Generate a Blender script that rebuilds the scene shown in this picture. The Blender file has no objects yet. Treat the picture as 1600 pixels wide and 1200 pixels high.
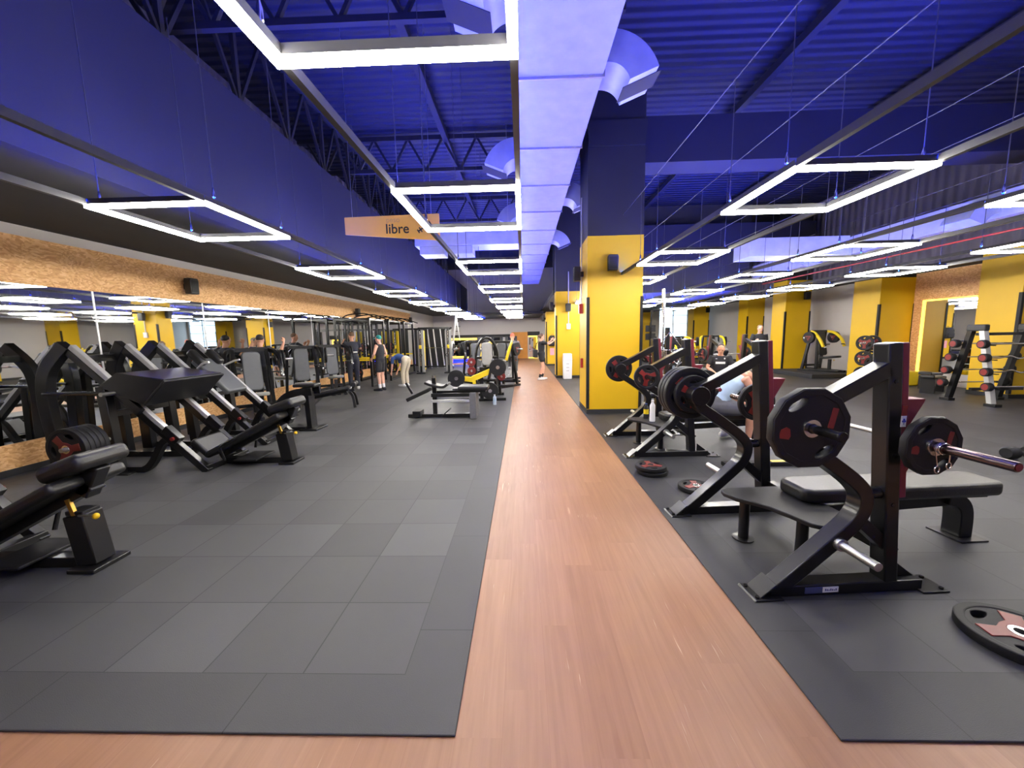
import bpy, bmesh, math, random
from mathutils import Vector, Matrix, Euler, Quaternion
PI = math.pi
random.seed(7)
S = bpy.context.scene
COL = S.collection
V = Vector

# ------------------------------------------------------------------ materials
def nodes(name):
    m = bpy.data.materials.new(name); m.use_nodes = True
    nt = m.node_tree
    b = next(n for n in nt.nodes if n.type == 'BSDF_PRINCIPLED')
    return m, nt, b
def setp(b, **k):
    for n, v in k.items():
        n = n.replace('_', ' ')
        if n in b.inputs: b.inputs[n].default_value = v
def rgba(c): return (c[0], c[1], c[2], 1)
def s2l(r, g, b):
    f = lambda c: (c/255/12.92) if c/255 <= .04045 else ((c/255+.055)/1.055)**2.4
    return (f(r), f(g), f(b))
def mk(nt, t, **k):
    n = nt.nodes.new(t)
    for a, v in k.items(): setattr(n, a, v)
    return n
def paint(name, c, rough=.45, metal=0., var=.12, scale=14., bump=0., bscale=120., coat=0., spec=.5):
    m, nt, b = nodes(name)
    setp(b, Roughness=rough, Metallic=metal, Coat_Weight=coat, Coat_Roughness=.14, Specular_IOR_Level=spec)
    L = nt.links
    tc = mk(nt, 'ShaderNodeTexCoord')
    no = mk(nt, 'ShaderNodeTexNoise'); no.inputs['Scale'].default_value = scale; no.inputs['Detail'].default_value = 4
    L.new(tc.outputs['Object'], no.inputs['Vector'])
    mx = mk(nt, 'ShaderNodeMix', data_type='RGBA')
    mx.inputs[6].default_value = rgba([x*(1-var) for x in c]); mx.inputs[7].default_value = rgba([min(1, x*(1+var)) for x in c])
    L.new(no.outputs['Fac'], mx.inputs[0]); L.new(mx.outputs[2], b.inputs['Base Color'])
    if bump:
        n2 = mk(nt, 'ShaderNodeTexNoise'); n2.inputs['Scale'].default_value = bscale
        L.new(tc.outputs['Object'], n2.inputs['Vector'])
        bp = mk(nt, 'ShaderNodeBump'); bp.inputs['Strength'].default_value = bump; bp.inputs['Distance'].default_value = .01
        L.new(n2.outputs['Fac'], bp.inputs['Height']); L.new(bp.outputs['Normal'], b.inputs['Normal'])
    return m
def glow(name, c, st):
    m, nt, b = nodes(name)
    setp(b, Base_Color=rgba(c), Emission_Color=rgba(c), Emission_Strength=st)
    return m
def math_(nt, op, a, b=None):
    n = mk(nt, 'ShaderNodeMath', operation=op)
    for i, x in enumerate((a, b)):
        if x is None: continue
        if isinstance(x, (int, float)): n.inputs[i].default_value = x
        else: nt.links.new(x, n.inputs[i])
    return n.outputs[0]

M = {}
M['black'] = paint('black_powder_coat', (.0045, .0045, .0055), .38, .0, .2, bump=.03, bscale=300, coat=.5, spec=.3)
M['blackgloss'] = paint('black_gloss_metal', (.012, .012, .014), .22, .3, .2)
M['rubber'] = paint('black_rubber', (.008, .008, .0095), .55, 0, .2, bump=.15, bscale=200, spec=.35)
M['pad'] = paint('black_vinyl', (.011, .011, .012), .36, 0, .15, bump=.1, bscale=90)
M['padgrey'] = paint('grey_vinyl', (.085, .09, .097), .42, 0, .1, bump=.1, bscale=90)
M['padlight'] = paint('light_grey_vinyl', (.28, .28, .26), .42, 0, .1, bump=.1, bscale=90)
M['chrome'] = paint('chrome_steel', (.72, .72, .73), .2, 1, .05)
M['steel'] = paint('brushed_steel', (.55, .55, .55), .38, 1, .1)
M['rail'] = paint('dark_grey_rail', (.06, .06, .065), .4, .2, .1)
M['silver'] = paint('silver_paint', (.55, .55, .56), .35, .5, .08)
M['bronze'] = paint('bronzed_bar_steel', (.2, .15, .16), .25, 1, .1)
M['red'] = paint('red_paint', (.38, .028, .03), .4, 0, .12)
M['maroon'] = paint('dark_red_guard', (.17, .017, .03), .45, 0, .12)
M['redplate'] = paint('red_plate_face', (.19, .018, .016), .38, 0, .15)
M['yellow'] = paint('yellow_wall_paint', s2l(212, 170, 4), .5, 0, .03, scale=3, bump=.04, bscale=60)
M['yellowpad'] = paint('yellow_machine_paint', s2l(236, 205, 30), .4, 0, .05)
M['blackpaint'] = paint('black_wall_paint', (.016, .016, .018), .65, 0, .2, scale=2)
M['ceilblack'] = paint('black_ceiling_paint', (.03, .03, .032), .8, 0, .15, scale=2)
M['bluewall'] = paint('navy_upper_wall_paint', (.013, .014, .03), .75, 0, .1, scale=1.5)
M['greywall'] = paint('grey_wall_paint', s2l(192, 187, 184), .7, 0, .04, scale=2)
M['white'] = paint('white_plastic', (.75, .76, .8), .4, 0, .04)
M['plastic'] = paint('black_plastic', (.02, .02, .022), .5, 0, .1)
M['cloudy'] = paint('grey_cover', (.3, .3, .29), .5, 0, .1)
M['brass'] = paint('brass_bush', (.55, .35, .08), .35, 1, .1)
M['yknob'] = paint('yellow_knob', (.8, .5, .01), .35)
M['skin'] = paint('skin', s2l(205, 150, 120), .5, 0, .08, scale=8)
M['skin2'] = paint('skin_pale', s2l(222, 170, 145), .5, 0, .08, scale=8)
M['hair'] = paint('dark_hair', (.025, .018, .014), .55, 0, .3, scale=60)
M['hairbrown'] = paint('brown_hair', (.12, .065, .035), .55, 0, .3, scale=60)
M['clothblack'] = paint('black_cloth', (.018, .018, .022), .85, 0, .25, scale=30)
M['clothnavy'] = paint('navy_cloth', (.025, .027, .04), .85, 0, .25, scale=30)
M['clothblue'] = paint('blue_cloth', (.03, .07, .22), .85, 0, .2, scale=30)
M['clothsky'] = paint('pale_blue_cloth', (.42, .55, .72), .85, 0, .08, scale=20)
M['clothwhite'] = paint('white_cloth', (.7, .7, .72), .85, 0, .05, scale=20)
M['clothbeige'] = paint('beige_cloth', (.55, .48, .36), .85, 0, .1, scale=20)
M['clothgrey'] = paint('grey_cloth', (.12, .12, .13), .85, 0, .2, scale=20)
M['clothteal'] = paint('teal_cloth', (.03, .28, .25), .85, 0, .15, scale=20)
M['clothcoral'] = paint('coral_cloth', (.75, .2, .12), .85, 0, .1, scale=20)
M['lips'] = paint('lips', (.35, .1, .08), .5)
M['eye'] = paint('eye_dark', (.02, .015, .012), .25)
M['lamp'] = glow('white_led_diffuser', (1., .955, .855), 60.)
M['bluelamp'] = glow('blue_led_strip', (.002, .022, 1.), 280.)
M['yellowlamp'] = glow('yellow_led_strip', (1., .68, .08), 2.2)
M['bluestrip'] = glow('blue_led_sign_strip', (.005, .01, 1.), 6.)
M['day'] = glow('daylight_pane', (.62, .82, 1.), 2.2)
M['glassy'] = paint('clear_plastic', (.5, .6, .75), .15, 0, .05)
M['pink'] = paint('pink_paper', (.8, .35, .45), .6)
M['green'] = paint('green_sign_plastic', (.05, .25, .12), .5)
M['orange'] = paint('orange_panel', s2l(222, 150, 60), .55, 0, .12, scale=5)

def mirror_mat():
    m, nt, b = nodes('mirror_glass')
    setp(b, Base_Color=(.78, .8, .8, 1), Metallic=1., Roughness=.015)
    return m
M['mirror'] = mirror_mat()

def wood_mat():
    m, nt, b = nodes('wood_plank_floor'); L = nt.links
    g = mk(nt, 'ShaderNodeNewGeometry'); sp = mk(nt, 'ShaderNodeSeparateXYZ'); L.new(g.outputs['Position'], sp.inputs[0])
    X, Y = sp.outputs[0], sp.outputs[1]
    ix = math_(nt, 'FLOOR', math_(nt, 'DIVIDE', math_(nt, 'ADD', X, .3), .19))
    off = mk(nt, 'ShaderNodeTexWhiteNoise', noise_dimensions='1D'); L.new(ix, off.inputs['W'])
    iy = math_(nt, 'FLOOR', math_(nt, 'ADD', math_(nt, 'DIVIDE', Y, 1.25), math_(nt, 'MULTIPLY', off.outputs['Value'], 5.)))
    cv = mk(nt, 'ShaderNodeCombineXYZ'); L.new(ix, cv.inputs[0]); L.new(iy, cv.inputs[1])
    wn = mk(nt, 'ShaderNodeTexWhiteNoise', noise_dimensions='2D'); L.new(cv.outputs[0], wn.inputs['Vector'])
    st = mk(nt, 'ShaderNodeVectorMath', operation='MULTIPLY'); L.new(g.outputs['Position'], st.inputs[0]); st.inputs[1].default_value = (34, 1.6, 1)
    sh = mk(nt, 'ShaderNodeVectorMath', operation='ADD'); L.new(st.outputs[0], sh.inputs[0]); L.new(wn.outputs['Color'], sh.inputs[1])
    n1 = mk(nt, 'ShaderNodeTexNoise'); n1.inputs['Scale'].default_value = 1.; n1.inputs['Detail'].default_value = 6; n1.inputs['Distortion'].default_value = .7; L.new(sh.outputs[0], n1.inputs['Vector'])
    n3 = mk(nt, 'ShaderNodeTexNoise'); n3.inputs['Scale'].default_value = 2.2; L.new(g.outputs['Position'], n3.inputs['Vector'])
    r = mk(nt, 'ShaderNodeValToRGB'); e = r.color_ramp.elements
    e[0].position = .25; e[0].color = rgba(s2l(138, 97, 68)); e[1].position = .75; e[1].color = rgba(s2l(164, 121, 90))
    mixf = math_(nt, 'ADD', math_(nt, 'MULTIPLY', n1.outputs['Fac'], .62), math_(nt, 'ADD', math_(nt, 'MULTIPLY', wn.outputs['Value'], .18), math_(nt, 'MULTIPLY', n3.outputs['Fac'], .2)))
    L.new(mixf, r.inputs[0])
    # lamp glints on the embossed grain, painted into the colour as pale flecks
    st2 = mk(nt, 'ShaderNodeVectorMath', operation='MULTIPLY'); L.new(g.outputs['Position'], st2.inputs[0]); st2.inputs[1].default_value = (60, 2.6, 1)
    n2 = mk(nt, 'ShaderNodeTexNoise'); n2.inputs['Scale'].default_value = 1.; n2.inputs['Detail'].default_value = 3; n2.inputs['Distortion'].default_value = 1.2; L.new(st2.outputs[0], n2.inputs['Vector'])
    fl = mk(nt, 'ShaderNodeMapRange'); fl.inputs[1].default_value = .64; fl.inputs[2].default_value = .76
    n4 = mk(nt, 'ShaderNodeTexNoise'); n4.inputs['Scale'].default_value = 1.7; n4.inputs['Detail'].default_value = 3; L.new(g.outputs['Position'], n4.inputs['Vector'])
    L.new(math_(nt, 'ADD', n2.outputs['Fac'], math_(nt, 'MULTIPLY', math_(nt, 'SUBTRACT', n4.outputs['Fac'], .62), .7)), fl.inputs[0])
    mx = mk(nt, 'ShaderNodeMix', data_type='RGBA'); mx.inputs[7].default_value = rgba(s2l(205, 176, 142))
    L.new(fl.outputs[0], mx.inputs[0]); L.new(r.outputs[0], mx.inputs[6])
    # plank seams
    fx = math_(nt, 'FRACT', math_(nt, 'DIVIDE', math_(nt, 'ADD', X, .3), .19))
    se = math_(nt, 'LESS_THAN', math_(nt, 'MINIMUM', fx, math_(nt, 'SUBTRACT', 1., fx)), .006)
    m2 = mk(nt, 'ShaderNodeMix', data_type='RGBA'); m2.inputs[7].default_value = rgba(s2l(140, 95, 70)); L.new(math_(nt, 'MULTIPLY', se, .55), m2.inputs[0]); L.new(mx.outputs[2], m2.inputs[6])
    L.new(m2.outputs[2], b.inputs['Base Color'])
    setp(b, Roughness=.42, Specular_IOR_Level=.45)
    bp = mk(nt, 'ShaderNodeBump'); bp.inputs['Strength'].default_value = .12; bp.inputs['Distance'].default_value = .004
    L.new(n1.outputs['Fac'], bp.inputs['Height']); L.new(bp.outputs['Normal'], b.inputs['Normal'])
    return m
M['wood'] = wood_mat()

def mat_tiles(name, x0, y0, d, xb, c=(.058, .058, .058)):
    """rubber tiles d metres square from (x0,y0); xb = (x inner border, +1 border lies at larger x / -1 smaller)"""
    m, nt, b = nodes(name); L = nt.links
    g = mk(nt, 'ShaderNodeNewGeometry'); sp = mk(nt, 'ShaderNodeSeparateXYZ'); L.new(g.outputs['Position'], sp.inputs[0])
    X, Y = sp.outputs[0], sp.outputs[1]
    tx = math_(nt, 'DIVIDE', math_(nt, 'SUBTRACT', X, x0), d); ty = math_(nt, 'DIVIDE', math_(nt, 'SUBTRACT', Y, y0), d)
    fx, fy = math_(nt, 'FRACT', tx), math_(nt, 'FRACT', ty)
    dx = math_(nt, 'MINIMUM', fx, math_(nt, 'SUBTRACT', 1., fx)); dy = math_(nt, 'MINIMUM', fy, math_(nt, 'SUBTRACT', 1., fy))
    inb = math_(nt, 'MULTIPLY', math_(nt, 'LESS_THAN', math_(nt, 'MULTIPLY', X, xb[1]), x0*xb[1]+.001), math_(nt, 'GREATER_THAN', Y, y0-.001))
    ln_in = math_(nt, 'LESS_THAN', math_(nt, 'MINIMUM', dx, dy), .007)
    # border strips: seams every metre
    by = math_(nt, 'FRACT', math_(nt, 'SUBTRACT', Y, .92)); bx = math_(nt, 'FRACT', math_(nt, 'ADD', X, .27))
    lb = math_(nt, 'LESS_THAN', math_(nt, 'MINIMUM', by, math_(nt, 'ADD', bx, math_(nt, 'MULTIPLY', math_(nt, 'GREATER_THAN', Y, y0), 2.))), .005)
    ln = math_(nt, 'ADD', math_(nt, 'MULTIPLY', ln_in, inb), math_(nt, 'MULTIPLY', lb, math_(nt, 'SUBTRACT', 1., inb)))
    cv = mk(nt, 'ShaderNodeCombineXYZ'); L.new(math_(nt, 'FLOOR', tx), cv.inputs[0]); L.new(math_(nt, 'FLOOR', ty), cv.inputs[1])
    wn = mk(nt, 'ShaderNodeTexWhiteNoise', noise_dimensions='2D'); L.new(cv.outputs[0], wn.inputs['Vector'])
    no = mk(nt, 'ShaderNodeTexNoise'); no.inputs['Scale'].default_value = 1.3; no.inputs['Detail'].default_value = 4; L.new(g.outputs['Position'], no.inputs['Vector'])
    gr = mk(nt, 'ShaderNodeTexNoise'); gr.inputs['Scale'].default_value = 260; L.new(g.outputs['Position'], gr.inputs['Vector'])
    v = math_(nt, 'ADD', math_(nt, 'MULTIPLY', math_(nt, 'MULTIPLY', wn.outputs['Value'], inb), .5), math_(nt, 'ADD', math_(nt, 'MULTIPLY', no.outputs['Fac'], .35), math_(nt, 'MULTIPLY', gr.outputs['Fac'], .35)))
    v = math_(nt, 'MULTIPLY', math_(nt, 'ADD', v, .5), math_(nt, 'SUBTRACT', 1., math_(nt, 'MULTIPLY', ln, .6)))
    mx = mk(nt, 'ShaderNodeMix', data_type='RGBA', clamp_factor=False); mx.inputs[6].default_value = (0, 0, 0, 1); mx.inputs[7].default_value = rgba(c)
    L.new(v, mx.inputs[0]); L.new(mx.outputs[2], b.inputs['Base Color'])
    setp(b, Roughness=.52, Specular_IOR_Level=.4)
    bp = mk(nt, 'ShaderNodeBump'); bp.inputs['Strength'].default_value = .25; bp.inputs['Distance'].default_value = .003
    L.new(math_(nt, 'SUBTRACT', gr.outputs['Fac'], math_(nt, 'MULTIPLY', ln, 3.)), bp.inputs['Height']); L.new(bp.outputs['Normal'], b.inputs['Normal'])
    return m
M['matL'] = mat_tiles('rubber_tiles_west', -.59, 1.64, .5, (-.59, 1))
M['matR'] = mat_tiles('rubber_tiles_east', 1.53, 1.67, .5, (1.53, -1), (.034, .034, .037))

def osb_mat():
    m, nt, b = nodes('strand_board'); L = nt.links
    g = mk(nt, 'ShaderNodeNewGeometry')
    mp = mk(nt, 'ShaderNodeVectorMath', operation='MULTIPLY'); mp.inputs[1].default_value = (22, 22, 50); L.new(g.outputs['Position'], mp.inputs[0])
    ns = mk(nt, 'ShaderNodeTexNoise'); ns.inputs['Scale'].default_value = 3.; L.new(g.outputs['Position'], ns.inputs['Vector'])
    ad = mk(nt, 'ShaderNodeVectorMath', operation='MULTIPLY_ADD'); L.new(ns.outputs['Color'], ad.inputs[0]); ad.inputs[1].default_value = (9, 9, 9); L.new(mp.outputs[0], ad.inputs[2])
    vo = mk(nt, 'ShaderNodeTexVoronoi'); vo.inputs['Scale'].default_value = 1.2; L.new(ad.outputs[0], vo.inputs['Vector'])
    sp = mk(nt, 'ShaderNodeSeparateColor'); L.new(vo.outputs['Color'], sp.inputs[0])
    r = mk(nt, 'ShaderNodeValToRGB'); e = r.color_ramp.elements
    e[0].position = 0; e[0].color = rgba(s2l(205, 146, 86)); e[1].position = 1; e[1].color = rgba(s2l(244, 200, 142))
    e.new(.55).color = rgba(s2l(230, 178, 115))
    L.new(sp.outputs[0], r.inputs[0]); L.new(r.outputs[0], b.inputs['Base Color']); setp(b, Roughness=.55)
    return m
M['osb'] = osb_mat()

def ribbed(name, c, axis, period, rough=.6, metal=0., depth=.02):
    m, nt, b = nodes(name); L = nt.links
    g = mk(nt, 'ShaderNodeNewGeometry'); sp = mk(nt, 'ShaderNodeSeparateXYZ'); L.new(g.outputs['Position'], sp.inputs[0])
    s = math_(nt, 'SINE', math_(nt, 'MULTIPLY', sp.outputs[axis], 2*PI/period))
    bp = mk(nt, 'ShaderNodeBump'); bp.inputs['Strength'].default_value = 1.; bp.inputs['Distance'].default_value = depth
    L.new(s, bp.inputs['Height']); L.new(bp.outputs['Normal'], b.inputs['Normal'])
    no = mk(nt, 'ShaderNodeTexNoise'); no.inputs['Scale'].default_value = .6; L.new(g.outputs['Position'], no.inputs['Vector'])
    mx = mk(nt, 'ShaderNodeMix', data_type='RGBA'); mx.inputs[6].default_value = rgba([x*.5 for x in c]); mx.inputs[7].default_value = rgba([x*1.5 for x in c])
    L.new(no.outputs['Fac'], mx.inputs[0]); L.new(mx.outputs[2], b.inputs['Base Color'])
    setp(b, Roughness=rough, Metallic=metal)
    return m
M['roof'] = ribbed('corrugated_roof', (.011, .012, .02), 1, .2)
M['clad'] = ribbed('corrugated_cladding', (.13, .12, .16), 1, .25)
M['duct'] = paint('galvanised_duct', (.42, .45, .52), .45, .3, .2, scale=5)

# ------------------------------------------------------------------ mesh builder
def frame(d, hint=(0, 0, 1)):
    d = V(d).normalized(); h = V(hint)
    if abs(d.dot(h)) > .97: h = V((0, 1, 0)) if abs(d.y) < .9 else V((1, 0, 0))
    u = h.cross(d).normalized(); w = d.cross(u)
    return d, u, w
def smooth_path(pts, n=6):
    """Catmull-Rom through pts"""
    P = [V(p) for p in pts]; out = []
    for i in range(len(P)-1):
        a = P[max(0, i-1)]; b = P[i]; c = P[i+1]; d = P[min(len(P)-1, i+2)]
        for k in range(n):
            t = k/n
            out.append(.5*((2*b)+(c-a)*t+(2*a-5*b+4*c-d)*t*t+(3*b-a-3*c+d)*t**3))
    out.append(P[-1]); return out
class MB:
    def __init__(s): s.v = []; s.f = []; s.m = []; s.mi = 0
    def add(s, vs, fs):
        o = len(s.v); s.v += [tuple(v) for v in vs]; s.f += [tuple(o+i for i in f) for f in fs]; s.m += [s.mi]*len(fs); return s
    def box(s, c, size, rot=None):
        hx, hy, hz = [k/2 for k in size]; R = Euler(rot).to_matrix() if rot else None
        vs = []
        for z in (-hz, hz):
            for x, y in ((-hx, -hy), (hx, -hy), (hx, hy), (-hx, hy)):
                p = V((x, y, z)); p = R @ p if R else p
                vs.append(p+V(c))
        return s.add(vs, [(3, 2, 1, 0), (4, 5, 6, 7), (0, 1, 5, 4), (1, 2, 6, 5), (2, 3, 7, 6), (3, 0, 4, 7)])
    def mm(s, x0, x1, y0, y1, z0, z1):
        return s.box(((x0+x1)/2, (y0+y1)/2, (z0+z1)/2), (abs(x1-x0), abs(y1-y0), abs(z1-z0)))
    def ring_sweep(s, rings, closed=False):
        n = len(rings[0]); vs = [p for r in rings for p in r]; fs = []
        k = len(rings)
        for i in range(k if closed else k-1):
            a = i*n; b = ((i+1) % k)*n
            for j in range(n): fs.append((a+j, a+(j+1) % n, b+(j+1) % n, b+j))
        if not closed: fs += [tuple(reversed(range(n))), tuple((k-1)*n+j for j in range(n))]
        return s.add(vs, fs)
    def bar(s, p0, p1, w, h, hint=(0, 0, 1)):
        """rectangular tube: w across (hint x d), h along hint"""
        d, u, q = frame(V(p1)-V(p0), hint)
        return s.ring_sweep([[V(p)+u*a*w/2+q*b*h/2 for a, b in ((-1, -1), (1, -1), (1, 1), (-1, 1))] for p in (p0, p1)])
    def ribbon(s, pts, side, w, t):
        """flat tube following pts in a plane whose normal is side; w along side, t in the plane"""
        P = [V(p) for p in pts]; sd = V(side).normalized(); R = []
        for i, p in enumerate(P):
            d = (P[min(i+1, len(P)-1)]-P[max(i-1, 0)]).normalized(); q = d.cross(sd).normalized()
            R.append([p-sd*w/2-q*t/2, p+sd*w/2-q*t/2, p+sd*w/2+q*t/2, p-sd*w/2+q*t/2])
        return s.ring_sweep(R)
    def tube(s, pts, r, n=12, closed=False):
        P = [V(p) for p in pts]; rr = r if isinstance(r, (list, tuple)) else [r]*len(P); R = []; u = None
        for i, p in enumerate(P):
            if closed: d = P[(i+1) % len(P)]-P[i-1]
            else: d = P[min(i+1, len(P)-1)]-P[max(i-1, 0)]
            if u is None: d, u, q = frame(d)
            else:
                d.normalize(); u = (u-d*u.dot(d)).normalized(); q = d.cross(u)
            R.append([p+(u*math.cos(2*PI*k/n)+q*math.sin(2*PI*k/n))*rr[i] for k in range(n)])
        return s.ring_sweep(R, closed)
    def cyl(s, p0, p1, r, r1=None, n=20): return s.tube([p0, p1], [r, r if r1 is None else r1], n)
    def lathe(s, prof, c, axis=(0, 0, 1), n=32):
        """prof: list of (radius, height along axis)"""
        d, u, q = frame(axis, (1, 0, 0))
        hole = len(prof) > 3 and prof[0][0] == prof[-1][0] > .02
        return s.ring_sweep([[V(c)+d*h+(u*math.cos(2*PI*k/n)+q*math.sin(2*PI*k/n))*max(r, 1e-4) for k in range(n)] for r, h in prof], hole)
    def prism(s, poly, o, u, v, w):
        """poly of (a,b) on axes u,v from o, extruded by vector w"""
        o, u, v, w = V(o), V(u), V(v), V(w); n = len(poly)
        a = [o+u*x+v*y for x, y in poly]; b = [p+w for p in a]
        fs = [tuple(reversed(range(n))), tuple(range(n, 2*n))]+[(i, (i+1) % n, n+(i+1) % n, n+i) for i in range(n)]
        return s.add(a+b, fs)
    def ell(s, c, r, rot=None, n=14, m=9):
        R = Euler(rot).to_matrix() if rot else None; rings = []
        for i in range(m+1):
            t = PI*i/m; ring = []
            for k in range(n):
                p = V((r[0]*max(math.sin(t), 1e-3)*math.cos(2*PI*k/n), r[1]*max(math.sin(t), 1e-3)*math.sin(2*PI*k/n), -r[2]*math.cos(t)))
                ring.append((R @ p if R else p)+V(c))
            rings.append(ring)
        return s.ring_sweep(rings)
    def mesh(s, name, mats, smooth=True, ang=40):
        me = bpy.data.meshes.new(name); me.from_pydata(s.v, [], s.f)
        bm = bmesh.new(); bm.from_mesh(me); bmesh.ops.recalc_face_normals(bm, faces=bm.faces); bm.to_mesh(me); bm.free()
        for m in (mats if isinstance(mats, (list, tuple)) else [mats]): me.materials.append(m)
        me.polygons.foreach_set('material_index', s.m)
        if smooth:
            me.polygons.foreach_set('use_smooth', [True]*len(me.polygons)); me.set_sharp_from_angle(angle=math.radians(ang))
        return me
    def build(s, name, mats, parent=None, bevel=0., seg=2, smooth=True, loc=None):
        o = bpy.data.objects.new(name, s.mesh(name, mats, smooth)); COL.objects.link(o)
        if parent: o.parent = parent
        if loc: o.location = loc
        if bevel:
            b = o.modifiers.new('bevel', 'BEVEL'); b.width = bevel; b.segments = seg; b.limit_method = 'ANGLE'; b.angle_limit = math.radians(40); b.harden_normals = False
        return o
def tag(o, label, cat, group=None):
    o['label'] = label; o['category'] = cat
    if group: o['group'] = group
    return o
def T(name, label, cat, loc=(0, 0, 0), rz=0, group=None, rot=None):
    o = bpy.data.objects.new(name, None); COL.objects.link(o); o.empty_display_size = .1
    o.location = loc; o.rotation_euler = rot or (0, 0, rz)
    return tag(o, label, cat, group)
def struct(name, mb, mat, bevel=0., parent=None):
    o = mb.build(name, mat, parent, bevel)
    if not parent: o['kind'] = 'structure'
    return o
def kids(o): return [c for c in COL.objects if c.parent == o]
def copy_tree(o, parent=None):
    c = o.copy(); COL.objects.link(c); c.parent = parent
    for k in kids(o): copy_tree(k, c)
    return c
def dup(o, label, loc, rz=None, scale=None, group=None, rot=None):
    c = copy_tree(o); c.location = loc
    if rz is not None: c.rotation_euler = (0, 0, rz)
    if rot is not None: c.rotation_euler = rot
    if scale: c.scale = (scale,)*3 if isinstance(scale, (int, float)) else scale
    c['label'] = label
    if group: c['group'] = group
    return c
ORD = ['first', 'second', 'third', 'fourth', 'fifth', 'sixth', 'seventh', 'eighth', 'ninth', 'tenth', 'eleventh', 'twelfth', 'thirteenth']
def curve_mesh(name, loops, depth, bevel=0.):
    """flat plate from closed 2-D loops (first = outline, others = holes), thickness depth, centred on z=0"""
    cu = bpy.data.curves.new(name, 'CURVE'); cu.dimensions = '2D'; cu.fill_mode = 'BOTH'
    cu.extrude = depth/2-bevel; cu.bevel_depth = bevel; cu.bevel_resolution = 1
    for lp in loops:
        sp = cu.splines.new('POLY'); sp.points.add(len(lp)-1)
        for p, q in zip(sp.points, lp): p.co = (q[0], q[1], 0, 1)
        sp.use_cyclic_u = True
    o = bpy.data.objects.new(name, cu); COL.objects.link(o)
    dg = bpy.context.evaluated_depsgraph_get(); me = bpy.data.meshes.new_from_object(o.evaluated_get(dg))
    bpy.data.objects.remove(o); bpy.data.curves.remove(cu)
    me.name = name
    return me
def text_mesh(txt, size, depth=.002, align='CENTER'):
    cu = bpy.data.curves.new('lettering', 'FONT'); cu.body = txt; cu.size = size; cu.extrude = depth; cu.align_x = align; cu.offset = size*.012
    o = bpy.data.objects.new('lettering', cu); COL.objects.link(o)
    dg = bpy.context.evaluated_depsgraph_get(); me = bpy.data.meshes.new_from_object(o.evaluated_get(dg))
    bpy.data.objects.remove(o); bpy.data.curves.remove(cu)
    return me
def link_mesh(name, me, mat, parent=None, loc=(0, 0, 0), rot=(0, 0, 0), smooth=True):
    o = bpy.data.objects.new(name, me); COL.objects.link(o); me.materials.clear(); me.materials.append(mat)
    if smooth:
        me.polygons.foreach_set('use_smooth', [True]*len(me.polygons)); me.set_sharp_from_angle(angle=math.radians(35))
    o.parent = parent; o.location = loc; o.rotation_euler = rot
    return o
def ellipse(cx, cy, a, b, rot=0, n=18):
    c, s = math.cos(rot), math.sin(rot)
    return [(cx+a*math.cos(t)*c-b*math.sin(t)*s, cy+a*math.cos(t)*s+b*math.sin(t)*c) for t in [2*PI*k/n for k in range(n)]]
def rrect(w, h, r, n=4, cx=0, cy=0):
    out = []
    for sx, sy, a0 in ((1, 1, 0), (-1, 1, PI/2), (-1, -1, PI), (1, -1, 1.5*PI)):
        for k in range(n+1):
            a = a0+PI/2*k/n; out.append((cx+sx*(w/2-r)+r*math.cos(a), cy+sy*(h/2-r)+r*math.sin(a)))
    return out
# ------------------------------------------------------------------ camera
F_ = V((17/600, 75/600, -1)).normalized()
R_ = V((1, .02, 0)); R_ = (R_-F_*R_.dot(F_)).normalized(); U_ = R_.cross(F_)
cam = bpy.data.objects.new('camera', bpy.data.cameras.new('camera')); COL.objects.link(cam); S.camera = cam
cam.data.sensor_width = 36; cam.data.lens = 36*600/1600; cam.data.clip_start = .05; cam.data.clip_end = 200
mw = Matrix(((R_[0], R_[1], R_[2], 0), (F_[0], F_[1], F_[2], 0), (U_[0], U_[1], U_[2], 1.6), (0, 0, 0, 1)))
cam.matrix_world = mw
# ------------------------------------------------------------------ setting
XL, XR, YF, YB = -6.4, 11.7, 27.6, -3.2
AL, AR = -.30, 1.225          # wooden aisle
Y0 = 1.36                     # front edge of the rubber areas
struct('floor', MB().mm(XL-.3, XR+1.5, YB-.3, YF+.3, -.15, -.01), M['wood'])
struct('floor_rubber_west', MB().mm(XL, AL, Y0, YF, -.009, 0), M['matL'], .004)
struct('floor_rubber_east', MB().mm(AR, XR, Y0, YF, -.009, 0), M['matR'], .004)
struct('wall_west', MB().mm(XL-.2, XL, YB, YF, -.01, 6.4), M['greywall'])
struct('wall_east', MB().mm(XR, XR+.2, YB, YF, -.01, 6.4), M['greywall'])
struct('wall_south', MB().mm(XL, XR, YB-.2, YB, -.01, 6.4), M['greywall'])
# far wall with a window opening at the east end
WX0, WX1, WZ0, WZ1 = 9.6, 11.55, .5, 3.4
fw = MB(); fw.mm(XL, WX0, YF, YF+.2, -.01, 6.4); fw.mm(WX1, XR, YF, YF+.2, -.01, 6.4); fw.mm(WX0, WX1, YF, YF+.2, -.01, WZ0); fw.mm(WX0, WX1, YF, YF+.2, WZ1, 6.4)
struct('wall_north', fw, M['greywall'])
w1 = MB(); w1.mm(WX0, WX1, YF+.12, YF+.14, WZ0, WZ1); o = struct('window_1', w1, M['day'])
wf = MB()
for k in range(3): x = WX0+(WX1-WX0)*k/2; wf.mm(x-.03, x+.03, YF+.04, YF+.1, WZ0, WZ1)
for k in range(6): z = WZ0+(WZ1-WZ0)*k/5; wf.mm(WX0, WX1, YF+.045, YF+.095, z-.02, z+.02)
wf.build('window_frame', M['silver'], o)
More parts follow.
